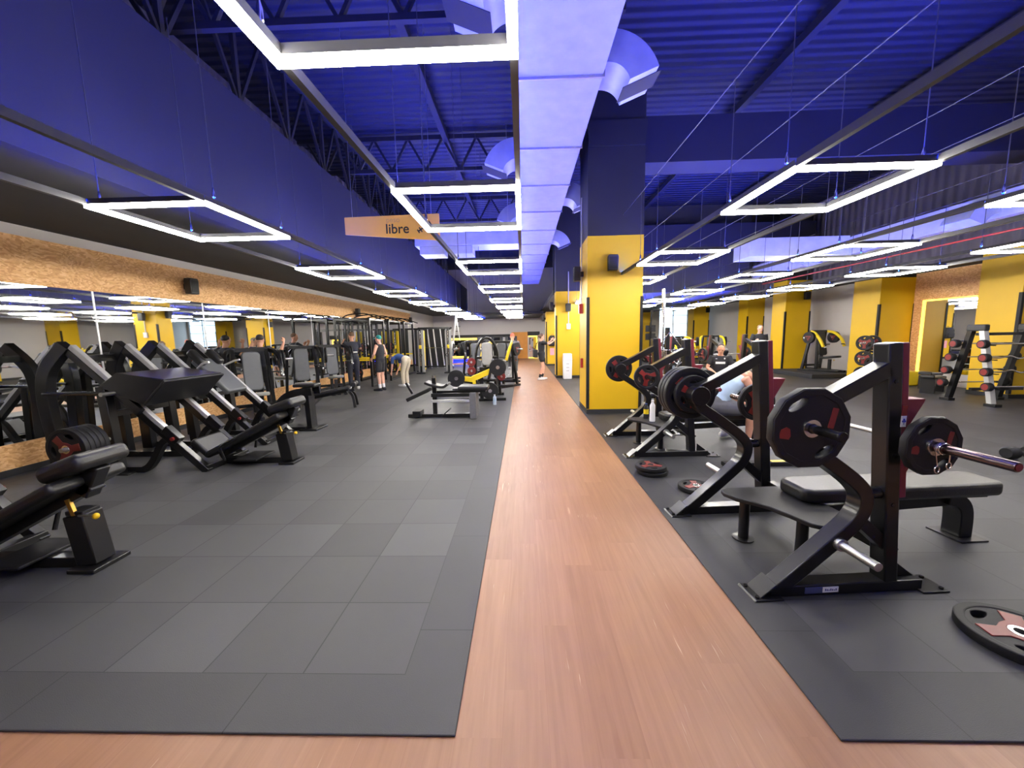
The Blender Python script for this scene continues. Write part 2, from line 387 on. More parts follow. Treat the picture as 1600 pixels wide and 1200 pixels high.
# strand-board bands, baseboard, soffit on the west wall
struct('trim_1', MB().mm(XL, XL+.03, YB, 21.9, 2.385, 2.99), M['osb'])
struct('trim_2', MB().mm(XL, XL+.03, YB, 21.9, .085, .39), M['osb'])
struct('baseboard_west', MB().mm(XL, XL+.04, YB, YF, 0, .085), M['blackpaint'])
struct('ceiling_soffit_west', MB().mm(XL, -3.9, YB, YF, 3.13, 3.25), M['ceilblack'])
struct('wall_upper_west', MB().mm(-4.0, -3.88, YB, YF, 3.13, 4.95), M['bluewall'])
struct('wall_clerestory_west', MB().mm(-5.4, -5.3, YB, YF, 3.3, 6.3), M['clad'])
struct('ceiling', MB().mm(XL, XR+.2, YB, YF, 6.3, 6.4), M['roof'])
# east side: soffit, upper wall, low ceiling beyond the second pillar
struct('ceiling_soffit_east', MB().mm(10.95, XR, YB, YF, 3.2, 3.3), M['ceilblack'])
struct('wall_upper_east', MB().mm(11.07, 11.2, YB, YF, 3.3, 6.3), M['clad'])
struct('ceiling_low_north', MB().mm(1.2, 8.6, 15.2, YF, 3.15, 3.3), M['ceilblack'])
struct('wall_fascia_north', MB().mm(1.2, 8.6, 15.2, 15.3, 3.3, 6.3), M['ceilblack'])
struct('ceiling_low_end', MB().mm(-3.88, 1.2, 22.5, YF, 2.86, 3.0), M['ceilblack'])
# cross beam from the first pillar to the east
struct('ceiling_beam_1', MB().mm(1.3, 10.6, 7.95, 8.55, 4.87, 5.7), M['bluewall'])
struct('ceiling_beam_2', MB().mm(1.3, 10.6, 14.7, 15.1, 4.6, 5.5), M['bluewall'])
# roof trusses and purlins
tr = MB()
for Y in (1.5, 5.2, 9.5, 13.5):
    tr.bar((-5.2, Y, 6.2), (1.3, Y, 6.2), .1, .1); tr.bar((-5.2, Y, 5.5), (1.3, Y, 5.5), .08, .08)
    for k in range(8):
        x = -5.0+k*.8; tr.bar((x, Y, 6.2), (x+.4, Y, 5.5), .05, .05); tr.bar((x+.4, Y, 5.5), (x+.8, Y, 6.2), .05, .05)
for x in (-1.7, 4.5, 7.5): tr.bar((x, YB, 6.15), (x, 15, 6.15), .12, .14)
struct('ceiling_truss_1', tr, M['blackpaint'])
tr = MB()
tr.bar((-4.05, YB, 4.98), (-4.05, 22, 4.98), .1, .08); tr.bar((-4.05, YB, 6.2), (-4.05, 22, 6.2), .1, .1)
for k in range(20):
    y = -2.5+k*1.2
    tr.bar((-4.05, y, 5), (-4.05, y, 6.2), .06, .06)
    tr.bar((-4.05, y, 5), (-4.05, y+.6, 6.2), .045, .045); tr.bar((-4.05, y+.6, 6.2), (-4.05, y+1.2, 5), .045, .045)
struct('ceiling_truss_2', tr, M['blackpaint'])
# ------------------------------------------------------------------ pillars
def pillar(x0, x1, y0, y1, zt, guards='front', ztop=6.3, base=True):
    p = MB(); p.mm(x0, x1, y0, y1, 0, zt)
    o = struct('pillar', p, M['yellow'], .004)
    b = MB(); b.mm(x0+.004, x1-.004, y0+.004, y1-.004, zt, ztop); b.build('pillar_upper', M['blackpaint'], o)
    if base: MB().mm(x0-.006, x1+.006, y0-.006, y1+.006, 0, .09).build('pillar_skirting', M['blackpaint'], o)
    g = MB()
    for gx in (x0, x1):
        s_ = -1 if gx == x0 else 1
        g2 = MB(); g2.mm(gx-.01 if s_ < 0 else gx-.045, gx+.045 if s_ < 0 else gx+.01, y0-.012, y0-.001, .1, 2.33); g2.mm(gx-.012 if s_ < 0 else gx+.001, gx-.001 if s_ < 0 else gx+.012, y0-.012, y0+.05, .1, 2.33)
        g2.build('corner_guard', M['rubber'], o)
    return o
P1 = pillar(1.28, 2.36, 7.75, 8.75, 3.49)
MB().prism([(-.02, 5.55), (.02, 5.1), (1.06, 5.1), (1.1, 5.55)], (1.28, 7.72, 0), (1, 0, 0), (0, 0, 1), (0, 1.05, 0)).build('pillar_capital', M['blackpaint'], P1)
P2 = pillar(1.24, 2.16, 14.5, 15.15, 3.2)
P3 = pillar(1.24, 2.2, 20.6, 21.4, 2.84, ztop=2.86)
P4 = pillar(10.11, 11.05, 15.3, 16.1, 3.5, ztop=3.55)
P5 = pillar(10.68, XR, 12.0, 12.95, 3.1, ztop=3.2)
P6 = pillar(10.8, XR, 8.78, 9.6, 3.4, ztop=3.45)
P7 = pillar(10.9, XR, 19.2, 20., 3.3, ztop=3.35)
P8 = pillar(10.2, 11.1, 23.5, 24.3, 3.5, ztop=3.55)
P9 = pillar(7.8, 8.55, 26.3, 27.0, 3.0, ztop=3.14)
# blacked upper shafts of the east row rise to the roof
for (x0, x1, y0, y1) in ((10.13, 10.93, 15.32, 16.08), (10.22, 10.93, 23.52, 24.28)):
    struct('pillar_shaft', MB().mm(x0, x1, y0, y1, 3.56, 6.3), M['blackpaint'])
# fittings on the first pillar's aisle face (structure parts)
f = MB(); f.mm(1.2, 1.275, 8.3, 8.42, 2.05, 2.25); f.build('alarm_box', M['red'], P1)
f = MB(); f.mm(1.23, 1.275, 8.25, 8.33, .9, 1.1); f.build('call_point', M['red'], P1)
f = MB(); f.tube([(1.255, 8.36, 2.25), (1.255, 8.36, 4.4)], .012); f.build('conduit', M['silver'], P1)
f = MB(); f.tube([(1.7, 14.47, 2.0), (1.7, 14.47, 3.9)], .018); f.build('conduit', M['silver'], P2)
f = MB(); f.mm(1.63, 1.77, 14.43, 14.49, 1.82, 2.02); f.build('thermostat_box', M['white'], P2)
# east wall: strand board, mirror, yellow led frame, plinth
struct('trim_3', MB().mm(XR-.03, XR, 9.6, 12.0, 2.4, 3.19), M['osb'])
struct('trim_4', MB().mm(XR-.03, XR, 11.72, 12.0, 0, 2.4), M['osb'])
struct('trim_5', MB().mm(XR-.05, XR-.03, 9.6, 11.72, 2.36, 2.4), M['yellowlamp'])
struct('trim_6', MB().mm(XR-.05, XR-.03, 11.66, 11.72, .3, 2.36), M['yellowlamp'])
o = MB().mm(XR-.028, XR-.012, 9.6, 11.66, .35, 2.36).build('wall_mirror', M['mirror']); tag(o, 'mirror on the east wall framed by a glowing yellow strip', 'mirror')
struct('baseboard_east', MB().mm(XR-.05, XR, 12.95, 27, 0, .1), M['blackpaint'])
struct('floor_plinth', MB().mm(9.6, XR-.05, 13.0, 15.2, 0, .14), M['blackpaint'], .01)
# mirrors of the west wall, joined by steel strips
y = -1.0; k = 0
edges = [-2.26, -.28, 1.7, 3.68, 5.65, 7.62, 9.6, 11.57, 13.54, 15.5, 17.5, 19.5, 21.4]
for k in range(3, len(edges)-1):
    o = MB().mm(XL+.004, XL+.016, edges[k]+.004, edges[k+1]-.004, .392, 2.383).build('wall_mirror', M['mirror'])
    tag(o, f'tall wall mirror, {ORD[k-3]} panel from the leg presses down the strand-board wall', 'mirror', 'mirror panels of the strand-board wall')
for e in edges[4:]:
    struct('trim_7', MB().mm(XL+.016, XL+.022, e-.012, e+.012, .392, 2.383), M['silver'])
# far wall furnishing
struct('trim_8', MB().mm(-.8, .33, YF-.05, YF, 0, 1.88), M['orange'])
struct('trim_9', MB().mm(.33, 1.2, YF-.04, YF, 1.62, 1.9), M['blackpaint'])
d = struct('door_1', MB().mm(.45, .95, YF-.03, YF, 0, 1.55), M['mirror'])
g = MB(); g.mm(.4, 1.0, YF-.06, YF-.03, 1.52, 1.6); g.mm(.95, 1.02, YF-.06, YF-.03, .05, 1.55); g.mm(.4, 1.0, YF-.06, YF-.03, .02, .08); g.build('door_light_frame', M['yellowlamp'], d)
struct('trim_10', MB().mm(-6.3, -.8, YF-.03, YF, 1.55, 1.75), M['blackpaint'])
o = struct('window_2', MB().mm(-5.3, -3.2, YF-.06, YF-.04, .25, 1.42), M['blackgloss'])
g = MB(); g.mm(-5.4, -3.1, YF-.1, YF-.06, 1.4, 1.52); g.mm(-3.2, -3.08, YF-.1, YF-.06, .2, 1.45); g.mm(-5.4, -3.1, YF-.1, YF-.06, .14, .24); g.build('window_light_frame', M['yellowlamp'], o)
g = MB(); g.mm(-5.2, -4.1, YF-.07, YF-.061, .72, .9); g.mm(-4.0, -3.3, YF-.07, YF-.061, .72, .9); g.build('window_panel', M['cloudy'], o)
struct('trim_11', MB().mm(-4.7, -2.6, 22.6, 22.7, .1, .3), M['bluestrip'])
struct('trim_12', MB().mm(-4.7, -2.6, 22.6, 22.72, 0, .1), M['osb'])

# ------------------------------------------------------------------ ceiling lights
def bar_frame(x0, x1, y0, y1, z0, z1, w):
    m = MB(); m.mm(x0, x1, y0, y0+w, z0, z1); m.mm(x0, x1, y1-w, y1, z0, z1); m.mm(x0, x0+w, y0+w, y1-w, z0, z1); m.mm(x1-w, x1, y0+w, y1-w, z0, z1); return m
ZL = 2.72
def make_light(W, Ln, ztops, label, loc, group):
    t = T('ceiling_light', label, 'ceiling light', loc, 0, group)
    bar_frame(0, W, 0, Ln, .03, .055, .042).build('light_housing', M['rail'], t)
    m = bar_frame(.0, W, .0, Ln, .055, .072, .003); q = bar_frame(.039, W-.039, .039, Ln-.039, .055, .072, .003); m.add(q.v, q.f); m.build('housing_lip', M['rail'], t)
    bar_frame(.001, W-.001, .001, Ln-.001, 0, .03, .040).build('diffuser', M['lamp'], t)
    bar_frame(.008, W-.008, .008, Ln-.008, .0551, .058, .02).build('blue_strip', M['bluelamp'], t)
    for (cx, cy) in ((.018, .12), (W-.018, .12), (.018, Ln-.12), (W-.018, Ln-.12)):
        MB().tube([(cx, cy, .058), (cx, cy, ztops-loc[2])], .004, 6).build('cable', M['rail'], t)
        MB().lathe([(.004, .085), (.013, .095), (.013, .135), (.005, .17)], (cx, cy, 0), n=10).build('cable_grip', M['chrome'], t)
    return t
rows = [
 ('over the strand-board wall side', -3.6, 1.03, [3.22, 6.18, 9.4, 12.3, 15.2, 18.1, 20.9, 23.7], 1.15, 4.9, True),
 ('beside the air duct over the aisle', -1.0, 1.0, [.57, 3.1, 6.0, 8.95, 11.9, 14.8, 17.7, 20.4, 23.3], 1.15, 6.1, True),
 ('over the bench presses', 1.93, 1.0, [2.92, 5.67, 8.1, 10.7, 13.2, 15.9, 18.6], 1.02, 3.85, False),
 ('second east of the pillars', 4.4, 1.02, [2.9, 5.55, 8.05, 10.7, 13.3, 16.0, 18.7], 1.05, 3.85, False),
 ('closest to the east wall', 6.95, 1.03, [2.7, 5.3, 7.65, 10.3, 12.9, 15.6, 18.3], 1.05, 3.85, False),
]
for name, x0, W, ys, Ln, zt, _ in rows:
    proto = None
    for k, y in enumerate(ys):
        lab = f'square white glowing light frame, {ORD[k]} along the row {name}'
        z2 = min(zt, 2.86) if (y > 22.4 and x0 < 1) else (min(zt, 3.15) if (y > 15.2 and x0 > 1) else zt)  # frames under the low end ceiling are added to brighten the far wall
        if proto is None or (z2 != proto[1]):
            o = make_light(W, Ln, z2, lab, (x0, y, ZL), 'square light frames '+name); proto = (o, z2)
        else:
            dup(proto[0], lab, (x0, y, ZL), group='square light frames '+name)
    # track rails between the frames, one pair per row
    for side, xx in (('outer', x0), ('inner', x0+W-.036)):
        segs = MB(); prev = YB+.2
        seg_list = []
        for y in ys:
            if y-prev > .05: seg_list.append((prev, y-.004))
            prev = y+Ln+.004
        seg_list.append((prev, min(prev+1.6, YF-.2)))
        t = T('light_rail', f'slim grey {"west" if side == "outer" else "east"} rail linking the light frames {name}', 'light rail', (xx, 0, ZL))
        for a, b in seg_list:
            MB().mm(0, .036, a, b, .02, .055).mm(0, .003, a, b, .055, .072).mm(.033, .036, a, b, .055, .072).build('rail_segment', M['rail'], t)
            MB().mm(.008, .028, a, b, .0551, .058).build('blue_strip', M['bluelamp'], t)
    if not _:
        for side, xx in (('west', x0+.025), ('east', x0+W-.025)):
            o = MB().tube([(xx, YB+.1, 3.86), (xx, 15.1, 3.86)], .005, 6).build('ceiling_support_wire', M['rail'])
            tag(o, f'thin {side} support wire high above the light row {name}', 'support wire')

# ------------------------------------------------------------------ air ducts
t = T('air_duct', 'long galvanised rectangular air duct hung above the wooden aisle', 'air duct', (0, 0, 4.5))
y = YB+.05
js = [YB+.05, -1.6, .0, 1.55, 3.15, 4.75, 6.4, 7.9, 9.5, 11.1, 12.7, 14.3, 15.9, 17.5, 19.1, 20.7, 22.3]
for a, b in zip(js[:-1], js[1:]):
    MB().mm(0, .95, a+.012, b-.012, 0, .55).build('duct_section', M['duct'], t, .004)
fl = MB()
for a in js[1:-1]:
    q = MB(); q.mm(-.02, .97, a-.012, a+.012, -.025, .575); q.build('duct_flange', M['steel'], t)
def elbow(y, s, par):
    """square quarter bend leaving the duct's side (s=+1 east, -1 west) and turning down"""
    m = MB(); R = .42; w, h = .5, .34; x0 = .95 if s > 0 else 0; zc = .27
    pts = []
    for k in range(11):
        a = PI/2*.8*k/10; pts.append((x0+s*(.05+R*math.sin(a)), y, zc-R*(1-math.cos(a))))
    m.ribbon([(x0, y, zc)]+pts, (0, 1, 0), w, h)
    o = m.build('vent_elbow', M['duct'], par)
    e = V(pts[-1])-V(pts[-2]); e.normalize(); c = V(pts[-1])
    MB().bar(c+e*.001, c+e*.006, w-.04, h-.04, (0, 1, 0)).build('vent_mouth', M['blackpaint'], o)
for y, s in ((3.85, -1), (7.2, -1), (10.4, -1), (4.95, 1), (9.2, 1), (13, 1)): elbow(y, s, t)
t = T('air_handler', 'blue lit metal ventilation box with two diffusers beside the aisle duct', 'ventilation box', (-2.4, 8.9, 3.65))
MB().mm(0, 2.35, 0, .6, 0, .38).build('casing', M['duct'], t, .01)
for x in (.1, .75): MB().mm(x, x+.55, .02, .5, -.18, -.002).build('diffuser_box', M['duct'], t, .01)
for x in (.2, 2.1): MB().tube([(x, .3, .38), (x, .3, 2.7)], .006, 6).build('hanger', M['steel'], t)
t = T('air_duct', 'galvanised duct with two bent outlets near the east wall ceiling', 'air duct', (8.6, 6.5, 3.55))
MB().mm(0, .7, 0, 8.5, 0, .45).build('duct_section', M['duct'], t, .005)
for y in (1.2, 5.0):
    m = MB(); m.ribbon([(0-.42*math.sin(a), y, .22-.42*(1-math.cos(a))) for a in [PI/2*.8*k/8 for k in range(9)]], (0, 1, 0), .5, .3); m.build('vent_elbow', M['duct'], t)
for y in (.5, 4.2, 8.0): MB().tube([(.35, y, .45), (.35, y, 2.7)], .006, 6).build('hanger', M['steel'], t)
t = T('air_duct', 'short grey ventilation box under the beam east of the pillars', 'air duct', (5.2, 9.2, 3.3))
MB().mm(0, 2.2, 0, .7, 0, .4).build('duct_section', M['duct'], t, .005)
for x in (.3, 1.9): MB().tube([(x, .35, .4), (x, .35, 3.)], .006, 6).build('hanger', M['steel'], t)
o = MB().tube([(9.0, 4, 3.35), (9.0, 15, 3.35)], .02, 8).build('sprinkler_pipe', M['red']); tag(o, 'thin red sprinkler pipe under the ceiling by the east wall', 'pipe')

# ------------------------------------------------------------------ hanging sign
t = T('hanging_sign', 'tapering yellow hanging sign reading peso libre', 'sign', (-1.95, 6.0, 3.28))
sc = 6.0/5.5
MB().prism([(-.72, -.1), (.72, -.22), (.72, .17), (-.72, .15)], (0, .0, 0), (1, 0, 0), (0, 0, 1), (0, .02, 0)).build('sign_board', paint('yellow_sign_face', s2l(226, 170, 70), .5, 0, .15, scale=2), t)
for x in (-.6, .6): MB().tube([(x, .01, .15), (x, .01, 2.9)], .003, 6).build('hanging_wire', M['steel'], t)
link_mesh('sign_lettering', text_mesh('libre', .2, .001), M['blackpaint'], t, (.08, -.004, -.1), (PI/2, 0, 0), False)
link_mesh('sign_lettering', text_mesh('peso', .11, .001), paint('faded_lettering', s2l(196, 150, 84), .6), t, (.02, -.004, .06), (PI/2, 0, 0), False)
ic = MB()
ic.bar((.40, -.003, -.08), (.58, -.003, .04), .004, .02, (0, 0, 1))
for (a, b, l) in ((.40, -.08, .06), (.435, -.057, .08), (.55, .02, .08), (.58, .04, .06)):
    ic.bar((a-.55*l*.5, -.003, b+.83*l*.5), (a+.55*l*.5, -.003, b-.83*l*.5), .004, .018, (0, 0, 1))
ic.build('sign_icon', M['blackpaint'], t)

# ------------------------------------------------------------------ loudspeakers
def speaker(label, loc, rz):
    t = T('loudspeaker', label, 'loudspeaker', loc, rz, 'wall loudspeakers')   # local: faces -y, wall at y=0
    MB().prism([(-.09, -.14), (.09, -.14), (.1, .1), (.085, .15), (-.085, .15), (-.1, .1)], (0, -.2, 0), (1, 0, 0), (0, 0, 1), (0, .13, 0)).build('speaker_cabinet', M['plastic'], t, .012)
    MB().box((0, -.203, .0), (.15, .006, .22)).build('speaker_grille', M['rubber'], t, .003)
    MB().mm(-.025, .025, -.07, 0, -.05, .05).build('wall_bracket', M['black'], t)
    return t
sp = speaker('black loudspeaker on the front of the big yellow pillar near the bench presses', (1.74, 7.75, 2.95), 0)
dup(sp, 'black loudspeaker on the aisle face of the big yellow pillar', (1.28, 8.25, 2.85), -PI/2)
dup(sp, 'black loudspeaker on the front of the second yellow pillar along the aisle', (1.68, 14.5, 2.6), 0)
dup(sp, 'black loudspeaker on the aisle face of the second yellow pillar', (1.24, 14.9, 2.7), -PI/2)
dup(sp, 'black loudspeaker on the aisle face of the third yellow pillar', (1.24, 21., 2.5), -PI/2)
dup(sp, 'black loudspeaker on the strand-board band above the leg presses', (XL+.03, 7.25, 2.65), PI/2)
dup(sp, 'black loudspeaker on the strand-board band above the power racks', (XL+.03, 14.6, 2.6), PI/2)
dup(sp, 'black loudspeaker at the far end of the strand-board band', (XL+.03, 21.5, 2.6), PI/2)
dup(sp, 'black loudspeaker on the yellow pillar beside the grey east wall', (10.8, 15.3, 2.9), 0)
dup(sp, 'black loudspeaker on the far yellow pillar near the bright window', (10.95, 23.5, 2.9), 0)
# world
w = bpy.data.worlds.new('world'); S.world = w; w.use_nodes = True
bg = w.node_tree.nodes['Background']; bg.inputs[0].default_value = (.25, .3, .5, 1); bg.inputs[1].default_value = .02
S.view_settings.view_transform = 'Standard'; S.view_settings.look = 'None'; S.view_settings.gamma = 1; S.view_settings.use_curve_mapping = False
S.view_settings.exposure = .5
S.cycles.use_denoising = True
S.cycles.max_bounces = 7; S.cycles.glossy_bounces = 4; S.cycles.diffuse_bounces = 4
S.cycles.sample_clamp_indirect = 6.
# ------------------------------------------------------------------ weight plates
def poly12(r, n=12, a0=PI/12): return [(r*math.cos(a0+2*PI*k/n), r*math.sin(a0+2*PI*k/n)) for k in range(n)]
def circ(r, n=40, cx=0, cy=0): return [(cx+r*math.cos(2*PI*k/n), cy+r*math.sin(2*PI*k/n)) for k in range(n)]
def plate_angular(label, loc, rz, r=.225, th=.05, group=None, tilt=0.):
    """twelve-sided rubber plate; local: axis along -y (face towards -y)"""
    t = T('weight_plate', label, 'weight plate', loc, group=group, rot=(0, tilt, rz)); k = r/.225
    holes = [ellipse(-.085*k, .135*k, .066*k, .029*k, math.radians(32)), ellipse(.085*k, -.135*k, .066*k, .029*k, math.radians(32)), circ(.037)]
    me = curve_mesh('rubber_disc', [poly12(r)]+holes, th, .006); link_mesh('rubber_disc', me, M['rubber'], t, rot=(PI/2, 0, 0))
    me = curve_mesh('rim', [poly12(r*.985), list(reversed(poly12(r*.86)))], th+.008, .004); link_mesh('rim', me, M['rubber'], t, rot=(PI/2, 0, 0))
    MB().lathe([(.029, -.033), (.05, -.033), (.052, -.027), (.052, .027), (.05, .033), (.029, .033)], (0, 0, 0), (0, 1, 0)).build('hub_ring', M['chrome'], t)
    for sy in (-1, 1):
        p = [(x*k, y*k) for x, y in rrect(.034, .115, .005, cx=.0, cy=0)]
        m = MB(); a = math.radians(-12); m.prism([(x*math.cos(a)-y*math.sin(a)+.118*k, x*math.sin(a)+y*math.cos(a)+.055*k) for x, y in p], (0, sy*(th/2-.004), 0), (1, 0, 0), (0, 0, 1), (0, sy*.007, 0)); m.build('red_bar_mark', M['redplate'], t)
        m = MB(); m.prism([(-.185*k, -.03*k), (-.18*k, -.05*k), (-.13*k, -.058*k), (-.12*k, -.04*k), (-.125*k, .0), (-.145*k, .012*k), (-.175*k, .0)], (0, sy*(th/2-.004), 0), (1, 0, 0), (0, 0, 1), (0, sy*.007, 0)); m.build('red_shield_mark', M['redplate'], t)
    return t
def plate_round(label, loc, rot, r=.225, th=.05, group=None):
    """round three-grip rubber plate with a red three-armed face; local axis z"""
    t = T('weight_plate', label, 'weight plate', loc, group=group, rot=rot); k = r/.225
    holes = []
    for i in range(3):
        a = PI/2+i*2*PI/3; ca, sa = math.cos(a), math.sin(a)
        tear = []
        for q in range(20):
            u = 2*PI*q/20; rr = .034*k*(1+.0*math.cos(u)); px = .150*k+.030*k*math.cos(u); py = .06*k*math.sin(u)*(1-.25*math.cos(u))
            tear.append((px*ca-py*sa, px*sa+py*ca))
        holes.append(tear)
    me = curve_mesh('rubber_disc', [circ(r, 56)]+holes+[circ(.038)], th*.8, .006); link_mesh('rubber_disc', me, M['rubber'], t)
    me = curve_mesh('rim', [circ(r, 56), circ(r*.87, 56)], th, .008); link_mesh('rim', me, M['rubber'], t)
    star = []
    for i in range(3):
        a = PI/2+PI/3+i*2*PI/3
        for da, rr in ((-1.05, .075), (-.40, .085), (-.24, .17), (.24, .17), (.40, .085)):
            star.append((rr*k*math.cos(a+da), rr*k*math.sin(a+da)))
    for sz in (-1, 1):
        me = curve_mesh('red_face', [star, circ(.05*k)], .008, .002); link_mesh('red_face', me, M['redplate'], t, loc=(0, 0, sz*(th*.4+.0015)))
    MB().lathe([(.029, -th*.52), (.046*k, -th*.52), (.048*k, -th*.45), (.048*k, th*.45), (.046*k, th*.52), (.029, th*.52)], (0, 0, 0)).build('hub_ring', M['chrome'], t)
    return t
# ------------------------------------------------------------------ bench press
def make_bench(label, loc, rz):
    t = T('bench_press', label, 'bench press', loc, rz)
    up = lambda z: .0-.125*z/1.52
    for s in (-1, 1):
        y = s*.54
        u = MB(); u.bar((up(.06), y, .06), (up(1.52), y, 1.52), .10, .085, (1, 0, 0)); u.build('upright', M['black'], t, .008)
        a = MB()
        pts = smooth_path([(up(1.36)-.02, y, 1.375), (-.53, y, 1.165), (-.635, y, 1.115), (-.668, y, 1.045), (-.63, y, .965), (-.46, y, .845), (-.27, y, .70), (-.205, y, .60), (-.23, y, .485), (-.345, y, .36), (-.72, y, .03)], 5)
        a.ribbon(pts, (0, 1, 0), .10, .085)
        a.build('bent_strut', M['black'], t, .006)
        a = MB(); a.cyl((-.645, y-s*.055, 1.06), (-.645, y+s*.058, 1.06), .085, n=28); a.build('peg_hub', M['black'], t, .006)
        p = MB(); p.cyl((-.645, y+s*.05, 1.06), (-.645, y+s*.30, 1.06), .0245, n=24); p.lathe([(.0245, 0), (.028, .002), (.028, .012), (.024, .016)], (-.645, y+s*.30, 1.06), (0, s, 0)); p.build('storage_peg', M['blackgloss'], t)
        p = MB(); p.cyl((-.36, y+s*.045, .33), (-.36, y+s*.075, .33), .038, n=24); p.cyl((-.36, y+s*.075, .33), (-.36, y+s*.29, .33), .0245, n=24); p.build('storage_peg', M['steel'], t)
        b = MB(); b.bar((-.76, y, .035), (.2, y, .035), .1, .07); b.build('base_rail', M['black'], t, .006)
        fp = MB(); fp.prism([(-.88, 0), (-.70, 0), (-.70, .012), (-.87, .012)], (0, y-.085, 0), (1, 0, 0), (0, 0, 1), (0, .17, 0))
        fp.bar((-.83, y, .01), (-.735, y, .09), .13, .012, (-1, 0, 1)); fp.build('foot_plate', M['black'], t, .003)
        fp = MB(); fp.mm(.17, .34, y-.085, y+.085, 0, .012); fp.prism([(.07, .012), (.26, .012), (.07, .16)], (0, y-.006, 0), (1, 0, 0), (0, 0, 1), (0, .012, 0)); fp.build('foot_plate', M['black'], t, .003)
        for bx, by in ((-.85, -.05), (.31, -.05), (-.85, .06), (.31, .06)): MB().cyl((bx, y+s*by, .012), (bx, y+s*by, .022), .012, n=10).build('floor_bolt', M['blackgloss'], t)
        # dark red guard with catch hooks on the bench side of the upright
        g = MB()
        g.bar((up(.60)+.063, y, .60), (up(1.52)+.063, y, 1.52), .092, .042, (1, 0, 0))
        for z in (1.15, .884):
            x = up(z)+.08; g.prism([(x-.01, z+.045), (x+.11, z+.045), (x+.10, z+.02), (x+.015, z-.13), (x-.01, z-.13)], (0, y-.044, 0), (1, 0, 0), (0, 0, 1), (0, .088, 0))
        g.build('bar_guard', M['maroon'], t, .005)
        MB().cyl((-.21, y, .62), (-.03, y, .62), .036, n=20).build('connector_tube', M['blackgloss'], t)
        MB().bar((-.22, y, .46), (.02, y, .24), .07, .07, (0, 1, 0)).build('lower_brace', M['black'], t, .005)
        for z in (.56, .86, 1.30): MB().cyl((up(z), y+s*.05, z), (up(z), y+s*.056, z), .013, n=6).build('frame_bolt', M['blackgloss'], t)
    MB().bar((.02, -.5, .25), (.02, .5, .25), .07, .07).build('cross_member', M['black'], t, .005)
    MB().bar((.04, 0, .25), (1.18, 0, .3), .06, .08).build('bench_spine', M['black'], t, .005)
    MB().bar((.02, 0, .25), (-.1, 0, .36), .06, .06, (0, 1, 0)).build('bench_spine', M['black'], t, .005)
    # padded bench
    me = [(-.2, -.11), (-.14, -.155), (.2, -.16), (1.28, -.14), (1.34, -.11), (1.34, .11), (1.28, .14), (.2, .16), (-.14, .155), (-.2, .11)]
    MB().prism(me, (0, 0, .365), (1, 0, 0), (0, 1, 0), (0, 0, .1)).build('bench_pad', M['pad'], t, .028, 4)
    MB().mm(-.12, 1.24, -.1, .1, .345, .37).build('pad_base', M['black'], t, .004)
    lg = MB(); lg.ribbon(smooth_path([(1.0, 0, .325), (1.10, 0, .29), (1.15, 0, .2), (1.155, 0, .01)], 5), (0, 1, 0), .13, .1); lg.build('bench_leg', M['black'], t, .006)
    lg = MB(); lg.mm(1.05, 1.27, -.12, .12, 0, .012); lg.build('bench_foot', M['black'], t, .003)
    # spotter step
    st = [(-.57, .20), (-.63, .17), (-.645, .11), (-.61, .01), (-.53, -.07), (-.47, -.15), (-.42, -.28), (-.38, -.41), (-.33, -.45), (-.08, -.45), (-.05, -.42), (-.05, .17), (-.08, .20)]
    MB().prism(st, (0, 0, .335), (1, 0, 0), (0, 1, 0), (0, 0, .03)).build('spotter_step', M['rubber'], t, .006)
    for lx, ly in ((-.49, .08), (-.29, -.24)):
        lb = MB(); lb.cyl((lx, ly, .012), (lx, ly, .335), .036, n=20); lb.lathe([(.075, 0), (.075, .01), (.04, .014)], (lx, ly, 0)); lb.build('step_leg', M['black'], t)
    MB().bar((-.06, 0, .31), (.02, 0, .28), .3, .03).build('step_bracket', M['black'], t)
    return t
def make_barbell(label, loc, rz, name='barbell', rot=None):
    t = T(name, label, 'barbell', loc, rz, rot=rot)      # local: along y
    MB().cyl((0, -.655, 0), (0, .655, 0), .0142, n=16).build('shaft', M['steel'], t)
    for s in (-1, 1):
        MB().lathe([(.0142, .0), (.036, .0), (.038, .004), (.038, .026), (.036, .03), (.0253, .031), (.0253, .435), (.023, .44), (.0, .44)], (0, s*.652, 0), (0, s, 0), 24).build('sleeve', M['bronze'], t)
        MB().lathe([(.0, .44), (.018, .4405), (.018, .443), (.0, .444)], (0, s*.652, 0), (0, s, 0), 20).build('end_cap', M['maroon'], t)
    return t
def clip(label, loc, rz):
    t = T('spring_collar', label, 'spring collar', loc, rz)
    pts = []
    for k in range(61):
        a = 2*PI*2.6*k/60; pts.append((.031*math.cos(a), -.012+.024*k/60, .031*math.sin(a)))
    pts = [(pts[0][0]+.0, -.012, pts[0][2]-.075)]+pts+[(pts[-1][0]+.02, .012, pts[-1][2]-.085)]
    MB().tube(pts, .0035, 6).build('coil', M['chrome'], t)
    for e in (0, -1):
        p = V(pts[e]); MB().tube([p+V((.014*math.cos(a), 0, -.02+.02*math.sin(a))) for a in [2*PI*k/12 for k in range(12)]], .0032, 6, True).build('grip_loop', M['chrome'], t)
    return t
RA = math.radians(4.2)
bA = make_bench('black bench press with dark red guards, single large plate on its front storage peg', (2.185, 2.83, 0), RA)
RB = math.radians(1.6)
bB = dup(bA, 'black bench press a man in a pale blue vest sits on', (2.17, 5.5, 0), RB)
